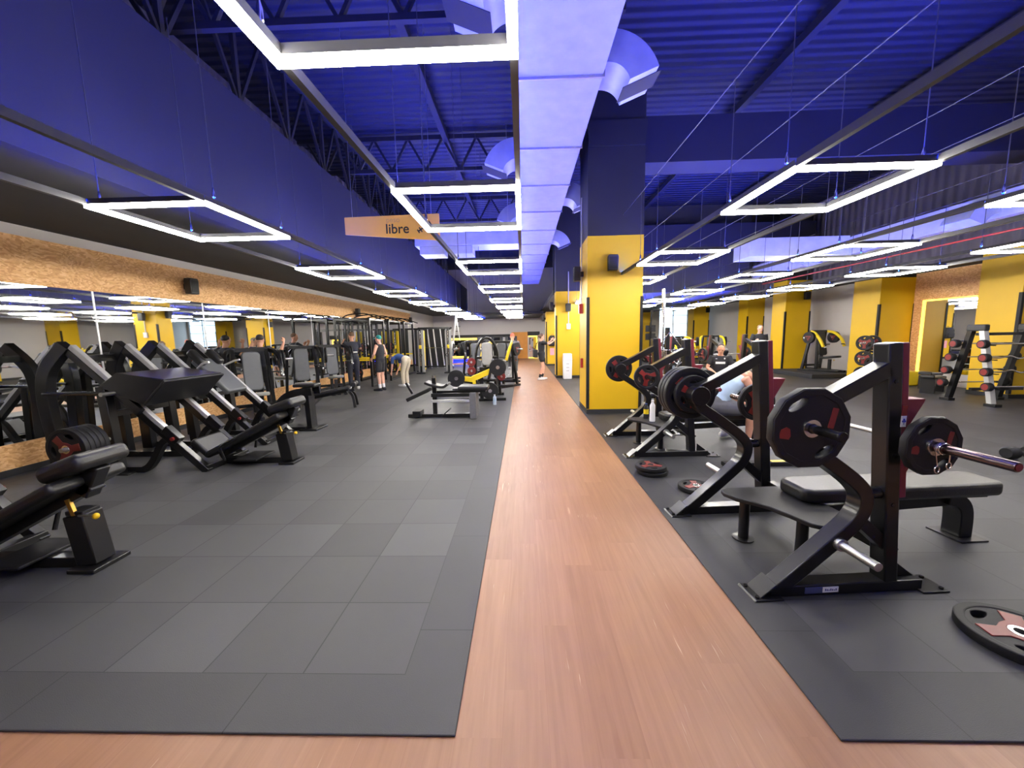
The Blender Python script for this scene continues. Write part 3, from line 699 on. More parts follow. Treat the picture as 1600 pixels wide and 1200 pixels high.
# stickers on the front bench (parts)
def loc_on(b, p): return b.matrix_basis @ V(p)
MB().mm(-.55, -.44, -.594, -.5905, .018, .056).build('base_sticker', paint('sticker_blue', (.05, .06, .15), .4), bA)
MB().mm(-.44, -.34, -.594, -.5905, .02, .054).build('base_sticker', M['white'], bA)
q = MB()
for k in range(7): q.mm(-.425+k*.011, -.418+k*.011, -.5945, -.594, .03, .044-(k % 3)*.003)
q.build('sticker_mark', paint('sticker_ink', (.05, .04, .25), .5), bA)
MB().mm(-.055, -.025, -.5945, -.5905, 1.10, 1.16).build('upright_sticker', M['redplate'], bA)
MB().mm(-.055, -.025, -.5945, -.5905, 1.035, 1.10).build('upright_sticker', M['white'], bA)
q = MB()
for dx, dz in ((0, .008), (-.0065, -.002), (.0065, -.002)): q.lathe([(0, 0), (.006, 0), (.006, .0008), (0, .0008)], (-.04+dx, -.5945, 1.07+dz), (0, -1, 0), 12)
q.mm(-.042, -.038, -.5953, -.5945, 1.048, 1.07); q.build('sticker_mark', paint('sticker_ink_blue', (.03, .05, .4), .5), bA)
bpy.context.view_layer.update()
p = loc_on(bA, (-.645, -.635, 1.06-.0)); plate_angular('big twelve-sided black plate with red marks on the front peg of the bench press', p, RA)
gA = 'plates on the far storage peg of the front bench press'
for k, (r, th) in enumerate(((.16, .045), (.225, .05), (.225, .05), (.225, .05))):
    yy = .625+k*.06; p = loc_on(bA, (-.645, yy, 1.06-.0))
    plate_round(['smaller innermost', 'large second', 'large third', 'outermost large'][k]+' black plate on the far peg of the front bench press', p, (PI/2, .3*k, RA), r, th, gA)
bz = 1.0-.03
bar = make_barbell('long bronze-sleeved barbell resting across the front bench press', loc_on(bA, (.04, .05, .945)), RA)
plate_angular('small twelve-sided plate on the front end of the resting barbell', loc_on(bA, (.04, -.675, .945)), RA, .165, .04)
plate_round('small red-centred plate on the far end of the resting barbell', loc_on(bA, (.04, .77, .945)), (PI/2, .5, RA), .165, .04)
clip('wire spring collar clipped on the barbell beside its small plate', loc_on(bA, (.04, -.735, .945)), RA)
# second bench: plates on both outer pegs, bar
plate_round('small red-starred plate on the front peg of the second bench press', loc_on(bB, (-.645, -.64, 1.06)), (PI/2, .2, RB), .15, .04)
plate_round('small red plate on the far peg of the second bench press, against the yellow pillar', loc_on(bB, (-.645, .68, 1.06)), (PI/2, .9, RB), .15, .04)
plate_round('large black plate leaning on the second bench press far peg, behind the chrome bars', loc_on(bB, (-.645, .62, 1.06)), (PI/2, .4, RB), .2, .04)
make_barbell('barbell resting on the bench press behind the front one', loc_on(bB, (.04, 0, .945)), RB)
plate_round('red-centred plate on the near end of the second barbell', loc_on(bB, (.04, -.72, .945)), (PI/2, .1, RB), .19, .045)
# plates lying on the rubber floor
plate_round('big round plate with red centre lying on the rubber floor below the front bench press', (2.52, 1.86, .026), (0, 0, 2.5), .225, .05)
plate_round('lower of two round plates stacked on the floor beside the wooden aisle', (1.47, 4.33, .026), (0, 0, .4), .165, .045)
plate_round('upper of two round plates stacked on the floor beside the wooden aisle', (1.45, 4.33, .076), (0, 0, 1.1), .165, .045)
plate_round('single round plate lying on the floor behind the slanted strut of the front bench press', (1.75, 3.83, .026), (0, 0, .9), .165, .045)
# bar base on the floor with stickers
t = T('floor_bar', 'flat black bar with yellow and white stickers lying on the floor between the bench presses', 'floor bar', (3.0, 4.55, 0), .03)
MB().mm(-.62, .62, -.05, .05, 0, .05).build('bar_body', M['rubber'], t, .008)
MB().mm(-.05, .12, -.03, .03, .05, .052).build('sticker', M['yellowpad'], t)
MB().mm(-.2, -.08, -.03, .03, .05, .052).build('sticker', M['white'], t)
# bottles on the step of the second bench
def bottle(label, loc, h, r, mat, capm, lab=None):
    t = T('water_bottle', label, 'bottle', loc)
    MB().lathe([(0, 0), (r, 0), (r*1.02, .01), (r, h*.3), (r*.95, h*.5), (r, h*.7), (r*.9, h*.78), (r*.45, h*.88), (r*.42, h*.93)], (0, 0, 0), n=20).build('bottle_body', mat, t)
    MB().lathe([(r*.5, h*.93), (r*.52, h*.94), (r*.5, h), (0, h)], (0, 0, 0), n=16).build('cap', capm, t)
    if lab: MB().lathe([(r*1.025, h*.3), (r*1.025, h*.62)], (0, 0, 0), n=20).build('bottle_label', lab, t)
p = loc_on(bB, (-.36, -.1, .366)); bottle('tall white water bottle on the step of the second bench press', p, .30, .038, M['white'], M['white'])
p = loc_on(bB, (-.38, .1, .366)); bottle('yellow-labelled dark bottle behind the white bottle on the step', p, .22, .035, M['plastic'], M['clothblue'], M['yellowpad'])
bottle('clear plastic water bottle standing on the rubber floor near the aisle', (-.69, 8.95, 0), .24, .04, M['glassy'], M['white'], M['clothsky'])
# ------------------------------------------------------------------ attachment rack with chrome bars beside the pillar
t = T('attachment_rack', 'chrome and black cable attachment stand behind the second bench press', 'attachment stand', (2.62, 7.1, 0))
st = MB(); st.mm(-.3, .3, -.25, .25, 0, .03); st.build('rack_base', M['black'], t, .005)
MB().bar((0, 0, .03), (0, 0, 1.7), .07, .07, (1, 0, 0)).build('post', M['black'], t, .004)
MB().bar((-.28, -.05, 1.2), (.28, -.05, 1.2), .03, .03).build('cross_arm', M['chrome'], t)
MB().bar((-.26, -.05, .8), (.26, -.05, .8), .03, .03).build('cross_arm', M['chrome'], t)
MB().tube([(-.25, -.12, 1.3), (0, -.12, 1.62), (.25, -.12, 1.3)], .016, 10, True).build('triangle_bar', M['chrome'], t)
for x in (-.14, 0, .14): MB().tube([(x-.05, -.1, 1.28), (x-.06, -.1, 1.1), (x, -.12, 1.05), (x+.06, -.1, 1.1), (x+.05, -.1, 1.28)], .014, 10).build('handle', M['chrome'], t)
for x in (-.2, .2): MB().tube([(x, -.1, .8), (x*1.2, -.2, .55), (x*.6, -.3, .35), (x*.6, -.3, .28)], .018, 10).build('hook_bar', M['chrome'], t)
MB().cyl((-.26, .12, .03), (-.26, .12, 2.0), .016, n=14).build('rod', M['blackgloss'], t)
MB().cyl((-.05, .12, .03), (-.03, .12, 1.95), .016, n=14).cyl((-.03, .12, 1.95), (-.05, .12, 2.4), .028, n=16).build('rod', M['chrome'], t)
for z in (1.48, 1.63): MB().mm(-.34, -.16, .16, .18, z, z+.12).build('label_frame', M['rubber'], t)
# ------------------------------------------------------------------ leg presses
def padbox(m, c, size, rot=None): return m.box(c, size, rot)
def make_legpress(label, loc, seat=True):
    """45 degree sled machine; local x runs from the wall (-) to the aisle (+), rails follow x+z=.48"""
    t = T('leg_press' if seat else 'hack_squat_machine', label, 'leg press' if seat else 'hack squat', loc)
    Z = lambda x: .48-x
    for s in (-1, 1):
        y = s*.33
        MB().bar((-1.08, y, Z(-1.08)+.02), (-.02, y, Z(-.02)+.02), .062, .07, (1, 0, 1)).build('guide_rail', M['silver'], t, .006)
        MB().bar((-1.12, y, Z(-1.12)-.075), (.44, y, Z(.44)-.04), .075, .085, (1, 0, 1)).build('rail_beam', M['black'], t, .006)
        MB().bar((-.04, y, Z(-.04)+.03), (.12, y, Z(.12)+.03), .085, .11, (1, 0, 1)).build('rail_stop', M['black'], t, .006)
        MB().cyl((.08, y-s*-.045, Z(.08)+.03), (.08, y+s*.07, Z(.08)+.03), .022, n=14).build('stop_knob', M['redplate'], t)
        p = MB(); p.ribbon(smooth_path([(-1.37, y+s*.07, .0), (-1.38, y+s*.07, .5), (-1.41, y+s*.07, .95), (-1.36, y+s*.05, 1.3), (-1.14, y, 1.6)], 5), (0, 1, 0), .1, .15); p.build('rear_post', M['black'], t, .006)
        p = MB(); p.bar((-.62, y+s*.07, 0), (-.68, y+s*.07, 1.1), .1, .11, (1, 0, 0)); p.build('middle_post', M['black'], t, .006)
        MB().mm(-.76, -.46, y+s*.07-.07, y+s*.07+.07, 0, .014).build('foot_plate', M['black'], t, .003)
        MB().cyl((-1.38, y+s*.12, 1.02), (-.62, y+s*.12, 1.02), .022, n=14).build('side_bar', M['blackgloss'], t)
        a = MB(); a.ribbon(smooth_path([(-1.3, y, .04), (-.5, y, .035), (-.35, y, .045), (-.24, y, .14), (-.1, y, .36), (.02, y, .43), (.1, y, .38)], 6), (0, 1, 0), .07, .075); a.build('curved_arm', M['black'], t, .005)
        if s < 0 and seat: MB().cyl((-.64, y-.125, .46), (-.64, y-.62, .46), .024, n=16).build('storage_peg', M['steel'], t)
        if seat:
            g = MB(); g.prism([(-.69, 1.10), (-.44, 1.26), (.14, 1.16), (-.15, .86)], (0, s*.44-.008, 0), (1, 0, 0), (0, 0, 1), (0, .016, 0)); g.build('sled_side', M['black'], t, .003)
            MB().bar((-.62, s*.40, Z(-.62)+.04), (-.25, s*.40, Z(-.25)+.04), .05, .09, (1, 0, 1)).build('sled_carriage', M['black'], t, .004)
            MB().cyl((-.50, s*.45, 1.02), (-.50, s*.60, 1.02), .024, n=16).build('sled_peg', M['steel'], t)
    MB().bar((-1.3, -.4, 1.42), (-1.3, .4, 1.42), .09, .09).build('top_cross_beam', M['black'], t, .005)
    MB().bar((-.65, -.4, .75), (-.65, .4, .75), .07, .07).build('cross_beam', M['black'], t, .005)
    MB().bar((.42, -.36, .04), (.42, .36, .04), .08, .07).build('cross_beam', M['black'], t, .005)
    if seat:
        MB().bar((-.15, 0, .865), (.14, 0, 1.155), .92, .03, (1, 0, -1)).build('foot_platform', M['rubber'], t, .008)
        MB().bar((-.44, 0, 1.25), (.12, 0, 1.165), .88, .016).build('sled_top', M['black'], t, .003)
        d = V((1.02, 0, .52)).normalized(); n = V((-d.z, 0, d.x))
        b0 = V((.36, 0, .12)); b1 = b0+d*1.12
        MB().bar(b0+n*.05, b1+n*.05, .5, .085, n).build('back_pad', M['pad'], t, .03, 4)
        MB().bar(b0-n*.02, b1-n*.02, .1, .07, n).build('back_frame', M['black'], t, .006)
        MB().bar((.16, 0, .36), (.37, 0, .15), .46, .085, (1, 0, 1)).build('seat_pad', M['pad'], t, .03, 4)
        c = b1+d*.02+n*.15; MB().box(c, (.34, .36, .12), (0, -math.atan2(d.z, d.x)+.12, 0)).build('headrest', M['pad'], t, .045, 4)
        MB().bar(b1-d*.1-n*.05, b1+d*.1+n*.09, .1, .09, n).build('headrest_bracket', M['black'], t, .01)
        MB().bar((.40, 0, .04), (1.32, 0, .04), .1, .075).build('base_rail', M['black'], t, .006)
        p = MB(); p.bar((1.28, 0, .03), (1.23, 0, .40), .14, .15, (1, 0, 0)); p.build('rear_seat_post', M['black'], t, .008)
        MB().bar((1.235, -.05, .39), (1.20, -.05, .52), .022, .03, (1, 0, 0)).build('adjuster_slide', M['brass'], t)
        MB().mm(1.17, 1.30, -.06, .06, .40, .43).build('post_cap', M['rubber'], t, .006)
        MB().bar((1.15, -.0, .545), (1.36, -.0, .60), .06, .03).build('adjuster_rail', M['steel'], t, .004)
        k = MB(); k.cyl((1.27, -.06, .40), (1.44, -.1, .42), .008, n=10); k.build('pin_rod', M['steel'], t)
        MB().ell((1.45, -.103, .42), (.02, .02, .022)).build('pin_knob', M['yknob'], t)
        MB().mm(1.20, 1.40, -.13, .13, 0, .03).build('foot_plate', M['black'], t, .005)
        for s in (-1, 1): MB().tube([(.62, s*.28, .12), (.62, s*.34, .3), (.7, s*.34, .36), (.82, s*.34, .42)], .016, 10).build('side_handle', M['blackgloss'], t)
        MB().mm(.66, .96, -.2, .2, .075, .1).build('lower_tray', M['rubber'], t, .008)
    else:
        MB().bar((.3, 0, .10), (.52, 0, .34), .6, .03, (1, 0, -1)).build('foot_platform', M['silver'], t, .008)
        MB().bar((-.72, 0, Z(-.72)+.12), (-.2, 0, Z(-.2)+.12), .42, .09, (1, 0, 1)).build('back_pad', M['padgrey'], t, .03, 4)
        for s in (-1, 1):
            MB().box((-.66, s*.17, 1.36), (.3, .12, .12), (0, PI/4, 0)).build('shoulder_pad', M['pad'], t, .04, 4)
            MB().tube([(-.6, s*.25, 1.2), (-.45, s*.32, 1.28), (-.35, s*.32, 1.3)], .016, 10).build('handle', M['silver'], t)
    return t
lA = make_legpress('black leg press with angled sled, whole machine in front of the strand-board mirror wall', (-4.4, 4.86, 0))
lN = dup(lA, 'black leg press cut by the picture edge, only its headrest end showing', (-4.43, 2.55, 0))
lB = make_legpress('black hack squat machine with silver rails behind the leg press', (-4.45, 6.05, 0), seat=False)
for k in range(5):
    plate_round(f'{["outermost","second","third","fourth","innermost"][k]} red-starred plate of the thick stack on the leg press side peg', (-5.04, 3.96+.052*k+.02, .46), (PI/2, .35+(.1*k), 0), .225, .05, group='plates on the leg press side peg')
# ------------------------------------------------------------------ seated plate loaded machines
def make_press(label, loc, rz, yellow=False, pads='padgrey', plates=True, cat='exercise machine', seatmat='padlight'):
    """local: user faces -y; seat at origin"""
    t = T('chest_press_machine', label, cat, loc, rz)
    am = M['yellowpad'] if yellow else M['black']
    for s in (-1, 1):
        MB().bar((s*.16, -.45, .035), (s*.42, .75, .035), .08, .07).build('base_rail', M['black'], t, .006)
        MB().bar((s*.40, .62, .05), (s*.30, .42, 1.45), .07, .09, (0, 1, 0)).build('rear_post', M['black'], t, .006)
        a = MB(); a.ribbon(smooth_path([(s*.34, .42, 1.42), (s*.44, .2, 1.36), (s*.48, -.02, 1.15), (s*.46, -.16, .88)], 5), (1, 0, 0), .06, .08); a.build('press_arm', am, t, .006)
        MB().tube([(s*.46, -.16, .95), (s*.36, -.2, .97), (s*.26, -.2, .97)], .017, 10).build('handle_grip', M['rubber'], t)
        MB().tube([(s*.46, -.18, .86), (s*.46, -.32, .90)], .017, 10).build('handle_grip', M['silver'], t)
        MB().cyl((s*.46, .30, 1.2), (s*.78, .30, 1.2), .024, n=14).build('weight_peg', M['steel'], t)
        if plates:
            for k in range(2):
                d = MB(); x = s*(.52+.06*k); d.lathe([(.03, -.02), (.2, -.02), (.205, -.014), (.205, .014), (.2, .02), (.03, .02)], (x, .30, 1.2), (1, 0, 0), 32); o = d.build('loaded_plate', M['rubber'], t)
                d = MB(); d.lathe([(.05, -.022), (.12, -.022), (.12, .022), (.05, .022)], (x, .30, 1.2), (1, 0, 0), 3); d.build('plate_face', M['redplate'], o)
    MB().bar((-.34, .43, 1.42), (.34, .43, 1.42), .09, .08).build('top_beam', M['black'], t, .006)
    MB().bar((-.38, .6, .2), (.38, .6, .2), .07, .07).build('cross_beam', M['black'], t, .005)
    MB().bar((0, .42, .05), (0, .42, 1.40), .09, .07, (1, 0, 0)).build('spine', M['black'], t, .006)
    MB().prism(rrect(.34, .82, .09), (0, .24, .98), (1, 0, 0), (0, .18, 1), (0, .07, -.012)).build('back_pad', M[pads], t, .025, 4)
    MB().prism([(-.13, .22), (-.17, .1), (-.2, -.2), (-.17, -.3), (-.08, -.36), (.08, -.36), (.17, -.3), (.2, -.2), (.17, .1), (.13, .22)], (0, 0, .46), (1, 0, 0), (0, 1, -.12), (0, 0, .08)).build('seat_pad', M[seatmat], t, .028, 4)
    MB().bar((0, -.05, .05), (0, -.05, .44), .08, .08, (1, 0, 0)).build('seat_post', M['black'], t, .006)
    MB().bar((0, -.4, .04), (0, .45, .04), .08, .07).build('base_rail', M['black'], t, .005)
    MB().ell((.12, -.1, .40), (.02, .02, .02)).build('adjust_knob', M['yknob'], t)
    return t
mD = make_press('seated press with dark grey backrest and pale seat beside the leg presses', (-5.55, 7.75, 0), .75)
mE = dup(mD, 'seated press with small grey backrest near the man in dark clothes', (-5.6, 9.55, 0), .55)
mF = dup(mD, 'red-plated seated press in front of the black power rack', (-5.6, 11.2, 0), .7)
# ------------------------------------------------------------------ low curved machine next to the leg press
t = T('calf_machine', 'low black machine with arched side frame behind the leg press headrest', 'calf machine', (-4.1, 6.75, 0))
for y in (-.14, .14):
    MB().ribbon(smooth_path([(-.36, y, .02), (-.33, y, .3), (-.18, y, .55), (.05, y, .67), (.36, y, .70)], 6), (0, 1, 0), .05, .14).build('arched_side', M['black'], t, .006)
MB().bar((.24, 0, .0), (.22, 0, .68), .2, .09, (1, 0, 0)).build('front_post', M['black'], t, .006)
MB().mm(.0, .40, -.12, .12, .77, .83).build('top_pad', M['pad'], t, .02, 3)
MB().mm(.1, .42, -.2, .2, 0, .03).build('foot_plate', M['black'], t, .006)
MB().bar((-.4, 0, .035), (.2, 0, .035), .3, .06).build('base_rail', M['black'], t, .006)
MB().bar((-.15, -.2, .22), (-.15, .2, .22), .05, .03).build('step_bar', M['rubber'], t)
# ------------------------------------------------------------------ adjustable bench
def make_incline(label, loc, rz):
    t = T('decline_bench', label, 'bench', loc, rz)
    MB().bar((-.95, 0, .26), (.35, 0, .48), .3, .07).build('bench_pad', M['pad'], t, .025, 4)
    MB().bar((-.95, 0, .19), (.45, 0, .42), .07, .06).build('spine', M['black'], t, .005)
    for s in (-1, 1):
        MB().ribbon(smooth_path([(.28, s*.06, .42), (.42, s*.15, .3), (.47, s*.2, .02)], 5), (0, 1, 0), .05, .06).build('front_leg', M['black'], t, .005)
        MB().cyl((.46, s*.02, .56), (.46, s*.24, .56), .055, n=18).build('foot_roller', M['rubber'], t, .01)
    MB().bar((.40, 0, .40), (.46, 0, .58), .05, .05, (1, 0, 0)).build('roller_post', M['black'], t)
    MB().bar((-.8, 0, 0), (-.8, 0, .2), .3, .06, (1, 0, 0)).build('rear_leg', M['black'], t, .005)
    return t
make_incline('long black decline bench with splayed legs by the man in dark clothes', (-4.45, 8.8, 0), .28)
# ------------------------------------------------------------------ power racks
def make_rack(label, loc, w=1.15, d=1.3):
    t = T('power_rack', label, 'power rack', loc)
    for x in (0, w):
        for y in (0, d):
            MB().bar((x, y, 0), (x, y, 2.3), .07, .07, (1, 0, 0)).build('upright', M['black'], t, .004)
        MB().bar((x, 0, .05), (x, d, .05), .07, .08).build('base_rail', M['black'], t, .004)
        MB().bar((x, 0, 2.26), (x, d, 2.26), .06, .07).build('top_rail', M['black'], t, .004)
    for y in (0, d): MB().bar((0, y, 2.26), (w, y, 2.26), .06, .07).build('top_rail', M['black'], t, .004)
    for y in (.25, d-.25):
        MB().tube(smooth_path([(.1, y, 2.28), (.35, y, 2.42), (w-.25, y, 2.46), (w+.1, y, 2.34), (w+.32, y, 2.26)], 4), .02, 10).build('pull_up_grip', M['black'], t)
    for y in (.0, d): MB().bar((.05, y, .9), (w-.02, y, .9), .05, .05).build('safety_arm', M['yellowpad'], t, .004)
    for z in (.35, .8, 1.25):
        MB().cyl((.04, d+.035, z), (.04, d+.3, z), .024, n=12).build('plate_peg', M['steel'], t)
    return t
r1 = make_rack('tall black power rack closest to the seated presses and the man in dark clothes', (-6.25, 12.75, 0))
r2 = dup(r1, 'tall black power rack second from the seated presses, behind the teal cap woman', (-6.2, 14.45, 0))
r3 = dup(r1, 'tall black power rack third from the seated presses, at the far end', (-6.15, 16.15, 0))
pr = None
for i, (rx, ry, nm) in enumerate(((-6.25, 12.75, 'first power rack'), (-6.2, 14.45, 'second power rack'), (-6.15, 16.15, 'third power rack'))):
    for z, h in ((.35, 'low'), (.8, 'middle'), (1.25, 'high')):
        lab = f'red-starred plate on the {h} peg of the {nm}'
        l = (rx+.04, ry+1.3+.11, z)
        if pr is None: pr = plate_round(lab, l, (PI/2, .3, 0), .2, .05, 'plates on the power rack pegs')
        else: dup(pr, lab, l, rot=(PI/2, .3+z, 0), group='plates on the power rack pegs')
# ------------------------------------------------------------------ yellow cable trainers and towers
def make_tower(label, loc, rz, yellow=True):
    t = T('cable_machine', label, 'cable machine', loc, rz)
    for x in (-.62, .62):
        MB().bar((x, 0, 0), (x, 0, 2.05), .09, .09, (1, 0, 0)).build('column', M['black'], t, .005)
        MB().mm(x-.14, x+.14, .06, .22, .06, 1.95).build('stack_cover', M['cloudy'] if not yellow else M['yellowpad'], t, .01)
        MB().mm(x-.2, x+.2, -.2, .3, 0, .05).build('base_foot', M['black'], t, .006)
        MB().cyl((x, -.05, .0+.35), (x, -.05, 1.9), .016, n=10).build('guide_rod', M['chrome'], t)
        MB().box((x, -.08, 1.2), (.1, .1, .16)).build('pulley_carriage', M['yellowpad'], t, .01)
        MB().tube([(x, -.12, 1.2), (x*.95, -.25, .95), (x*.93, -.27, .9)], .006, 6).build('cable', M['rubber'], t)
        MB().tube([(x*.93+.05*math.cos(a), -.27, .84+.06*math.sin(a)) for a in [2*PI*k/14 for k in range(14)]], .012, 8, True).build('cable_handle', M['rubber'], t)
    MB().bar((-.7, 0, 2.03), (.7, 0, 2.03), .1, .08).build('top_beam', M['black'], t, .005)
    MB().bar((-.6, .14, .3), (.6, .14, .3), .06, .06).build('cross_beam', M['black'], t)
    return t
make_tower('cable station with grey weight stack covers beyond the bending woman', (-4.0, 17.3, 0), .1, False)
make_tower('yellow-covered cable station past the power racks by the mirror wall end', (-5.5, 18.35, 0), .0, True)
# smith machine with silver slanted rails
t = T('smith_machine', 'machine with slanted silver rails in front of the far staircase', 'smith machine', (-4.3, 19.6, 0))
for x in (-.6, .6):
    MB().bar((x, 0, 0), (x, 0, 2.1), .08, .08, (1, 0, 0)).build('upright', M['black'], t, .004)
    MB().mm(x-.04, x+.04, -.7, .5, 0, .07).build('base_rail', M['black'], t, .004)
for x in (-.45, -.15, .2, .5): MB().bar((x+.12, -.3, .1), (x-.12, .05, 2.05), .06, .05, (1, 0, 0)).build('slanted_rail', M['silver'], t, .004)
MB().bar((-.7, 0, 2.08), (.7, 0, 2.08), .09, .08).build('top_beam', M['black'], t)
MB().cyl((-.95, -.2, 1.1), (.95, -.2, 1.1), .016, n=10).build('guided_bar', M['chrome'], t)
for x in (-.8, .8): MB().lathe([(.02, -.02), (.2, -.02), (.2, .02), (.02, .02)], (x, -.2, 1.1), (1, 0, 0), 28).build('loaded_plate', M['rubber'], t)
# staircase with silver railing
t = T('staircase', 'dark steep staircase with a silver side beam by the far end wall', 'staircase', (-5.2, 21.9, 0))
st = MB(); st.bar((1.0, 0, 0), (1.45, 0, 2.75), .12, .1, (1, 0, 0)); st.build('side_beam', M['silver'], t, .006)
MB().bar((1.45, 0, 2.75), (1.62, 0, 1.4), .05, .05, (1, 0, 0)).build('brace', M['silver'], t)
MB().mm(-1.0, .95, .1, .8, 0, 2.1).build('stair_side', M['blackpaint'], t)
for k in range(9): MB().mm(.95+k*.05, 1.2+k*.05, .05, .8, .25+k*.28, .28+k*.28).build('tread', M['black'], t)
# ------------------------------------------------------------------ glute machine by the aisle
t = T('hip_thrust_machine', 'low black glute machine standing alone on the rubber floor left of the aisle'.replace(' left of', ' west of'), 'glute machine', (-1.6, 7.62, 0))
MB().bar((-.75, 0, .035), (.62, 0, .035), .08, .07).build('base_rail', M['black'], t, .005)
MB().box((-.55, 0, .09), (.16, .3, .12)).build('front_block', M['black'], t, .01)
MB().bar((-.2, 0, .05), (-.2, 0, .80), .07, .08, (1, 0, 0)).build('mast', M['black'], t, .005)
MB().cyl((-.2, 0, .80), (-.2, 0, .85), .035, n=16).build('mast_cap', M['chrome'], t)
for z, w in ((.48, .07), (.36, .05)):
    for y in (-.2, .2): MB().bar((-.22, y, z), (.65, y, z), .05, w).build('lever_rail', M['black'] if z > .4 else M['silver'], t, .004)
MB().bar((.60, 0, .0), (.60, 0, .52), .5, .13, (1, 0, 0)).build('rear_pedestal', M['clothgrey'], t, .012)
MB().mm(.30, .90, -.22, .22, .56, .64).build('back_pad', M['pad'], t, .03, 4)
MB().bar((.35, 0, .54), (.85, 0, .54), .3, .05).build('pad_frame', M['black'], t)
MB().bar((-.72, 0, .38), (-.28, 0, .58), .42, .07).build('foot_platform', M['rubber'], t, .012)
MB().ribbon(smooth_path([(-.36, 0, .72), (-.2, 0, .66), (.0, 0, .63), (.1, 0, .69)], 5), (0, 1, 0), .34, .05).build('hip_pad', M['pad'], t, .02, 3)
MB().bar((-.74, -.1, .72), (-.62, -.1, .5), .035, .04, (1, 0, 0)).build('foot_lever', M['black'], t)
MB().bar((0, -.18, .08), (.14, -.18, .2), .2, .02).build('floor_step', M['rubber'], t, .005)
# t-bar row with yellow arms
t = T('row_machine', 'plate loaded row machine with long yellow lever arms by the aisle', 'row machine', (-1.15, 9.5, 0), .1)
MB().bar((-.7, 0, .035), (.7, 0, .035), .1, .07).build('base_rail', M['black'], t, .005)
MB().bar((.1, 0, .05), (.1, 0, .85), .09, .09, (1, 0, 0)).build('post', M['black'], t, .005)
MB().bar((-.55, -.15, .62), (-.1, -.15, .56), .08, .12).build('lever_arm', M['yellowpad'], t, .008)
MB().bar((-.12, -.15, .58), (.52, -.15, .84), .08, .13).build('lever_arm', M['yellowpad'], t, .008)
MB().bar((-.1, -.15, .62), (-.05, -.15, .3), .06, .08, (1, 0, 0)).build('lever_link', M['yellowpad'], t, .006)
MB().mm(-.62, -.2, -.2, .2, .28, .36).build('seat_pad', M['pad'], t, .03, 4)
MB().bar((-.4, 0, .05), (-.4, 0, .29), .08, .08, (1, 0, 0)).build('seat_post', M['black'], t)
MB().prism(rrect(.3, .5, .08), (.3, -.1, .8), (0, 1, 0), (.25, 0, 1), (.07, 0, 0)).build('chest_pad', M['pad'], t, .02, 3)
MB().bar((.1, 0, .8), (.36, .05, .84), .06, .06).build('chest_bracket', M['black'], t)
for x, y, z in ((-.5, -.32, .62), (.5, -.32, .86), (.3, -.35, .3)):
    MB().lathe([(.03, -.025), (.2, -.025), (.205, -.018), (.205, .018), (.2, .025), (.03, .025)], (x, y, z), (0, 1, 0), 32).build('loaded_plate', M['rubber'], t)
    MB().lathe([(.0, -.03), (.045, -.03), (.045, .03), (.0, .03)], (x, y, z), (0, 1, 0), 20).build('plate_hub', M['chrome'], t)
    MB().cyl((x, y+.03, z), (x, -.1, z), .022, n=12).build('plate_peg', M['steel'], t)
# arch machine
t = T('arch_press_machine', 'tall black arched machine with red plates beside the aisle', 'arch machine', (-.98, 10.3, 0), .15)
for y in (-.06, .12):
    MB().tube(smooth_path([(-.32, y, .05), (-.30, y, .9), (-.24, y, 1.35), (0, y, 1.58), (.24, y, 1.35), (.30, y, .9), (.34, y, .05)], 6), .035, 12).build('arch_tube', M['black'], t)
MB().bar((-.3, 0, 1.05), (.3, 0, 1.05), .24, .06).build('arch_brace', M['black'], t)
MB().prism(rrect(.28, .6, .08), (0, -.14, 1.15), (1, 0, 0), (0, .1, 1), (0, .07, 0)).build('back_pad', M['padlight'], t, .02, 3)
MB().mm(-.2, .2, -.5, -.05, .45, .53).build('seat_pad', M['pad'], t, .03, 4)
MB().bar((0, -.25, .05), (0, -.25, .46), .09, .09, (1, 0, 0)).build('seat_post', M['black'], t)
MB().bar((0, -.6, .035), (0, .5, .035), .1, .07).build('base_rail', M['black'], t)
MB().bar((-.4, .1, .035), (.45, .1, .035), .1, .07).build('base_rail', M['black'], t)
for z in (.28, .42): MB().cyl((.3, -.1, z), (.68, -.1, z), .03, n=14).build('storage_peg', M['rubber'], t)
for x, z in ((.30, .9), (.36, .55), (-.42, .95), (-.42, .72)):
    MB().cyl((x, -.1, z), (x, -.34, z), .024, n=12).build('plate_peg', M['steel'], t)
    MB().lathe([(.03, -.02), (.105, -.02), (.11, -.014), (.11, .014), (.105, .02), (.03, .02)], (x, -.26, z), (0, 1, 0), 28).build('loaded_plate', M['redplate'], t)
make_press('yellow-armed chest press past the arched machine along the aisle', (-.85, 12.0, 0), -.5, True)
make_press('black plate loaded press farther along the aisle behind the arched machine', (-1.55, 13.2, 0), .4)
make_press('dark plate loaded press near the far blue strip', (-2.2, 16.5, 0), -.3)
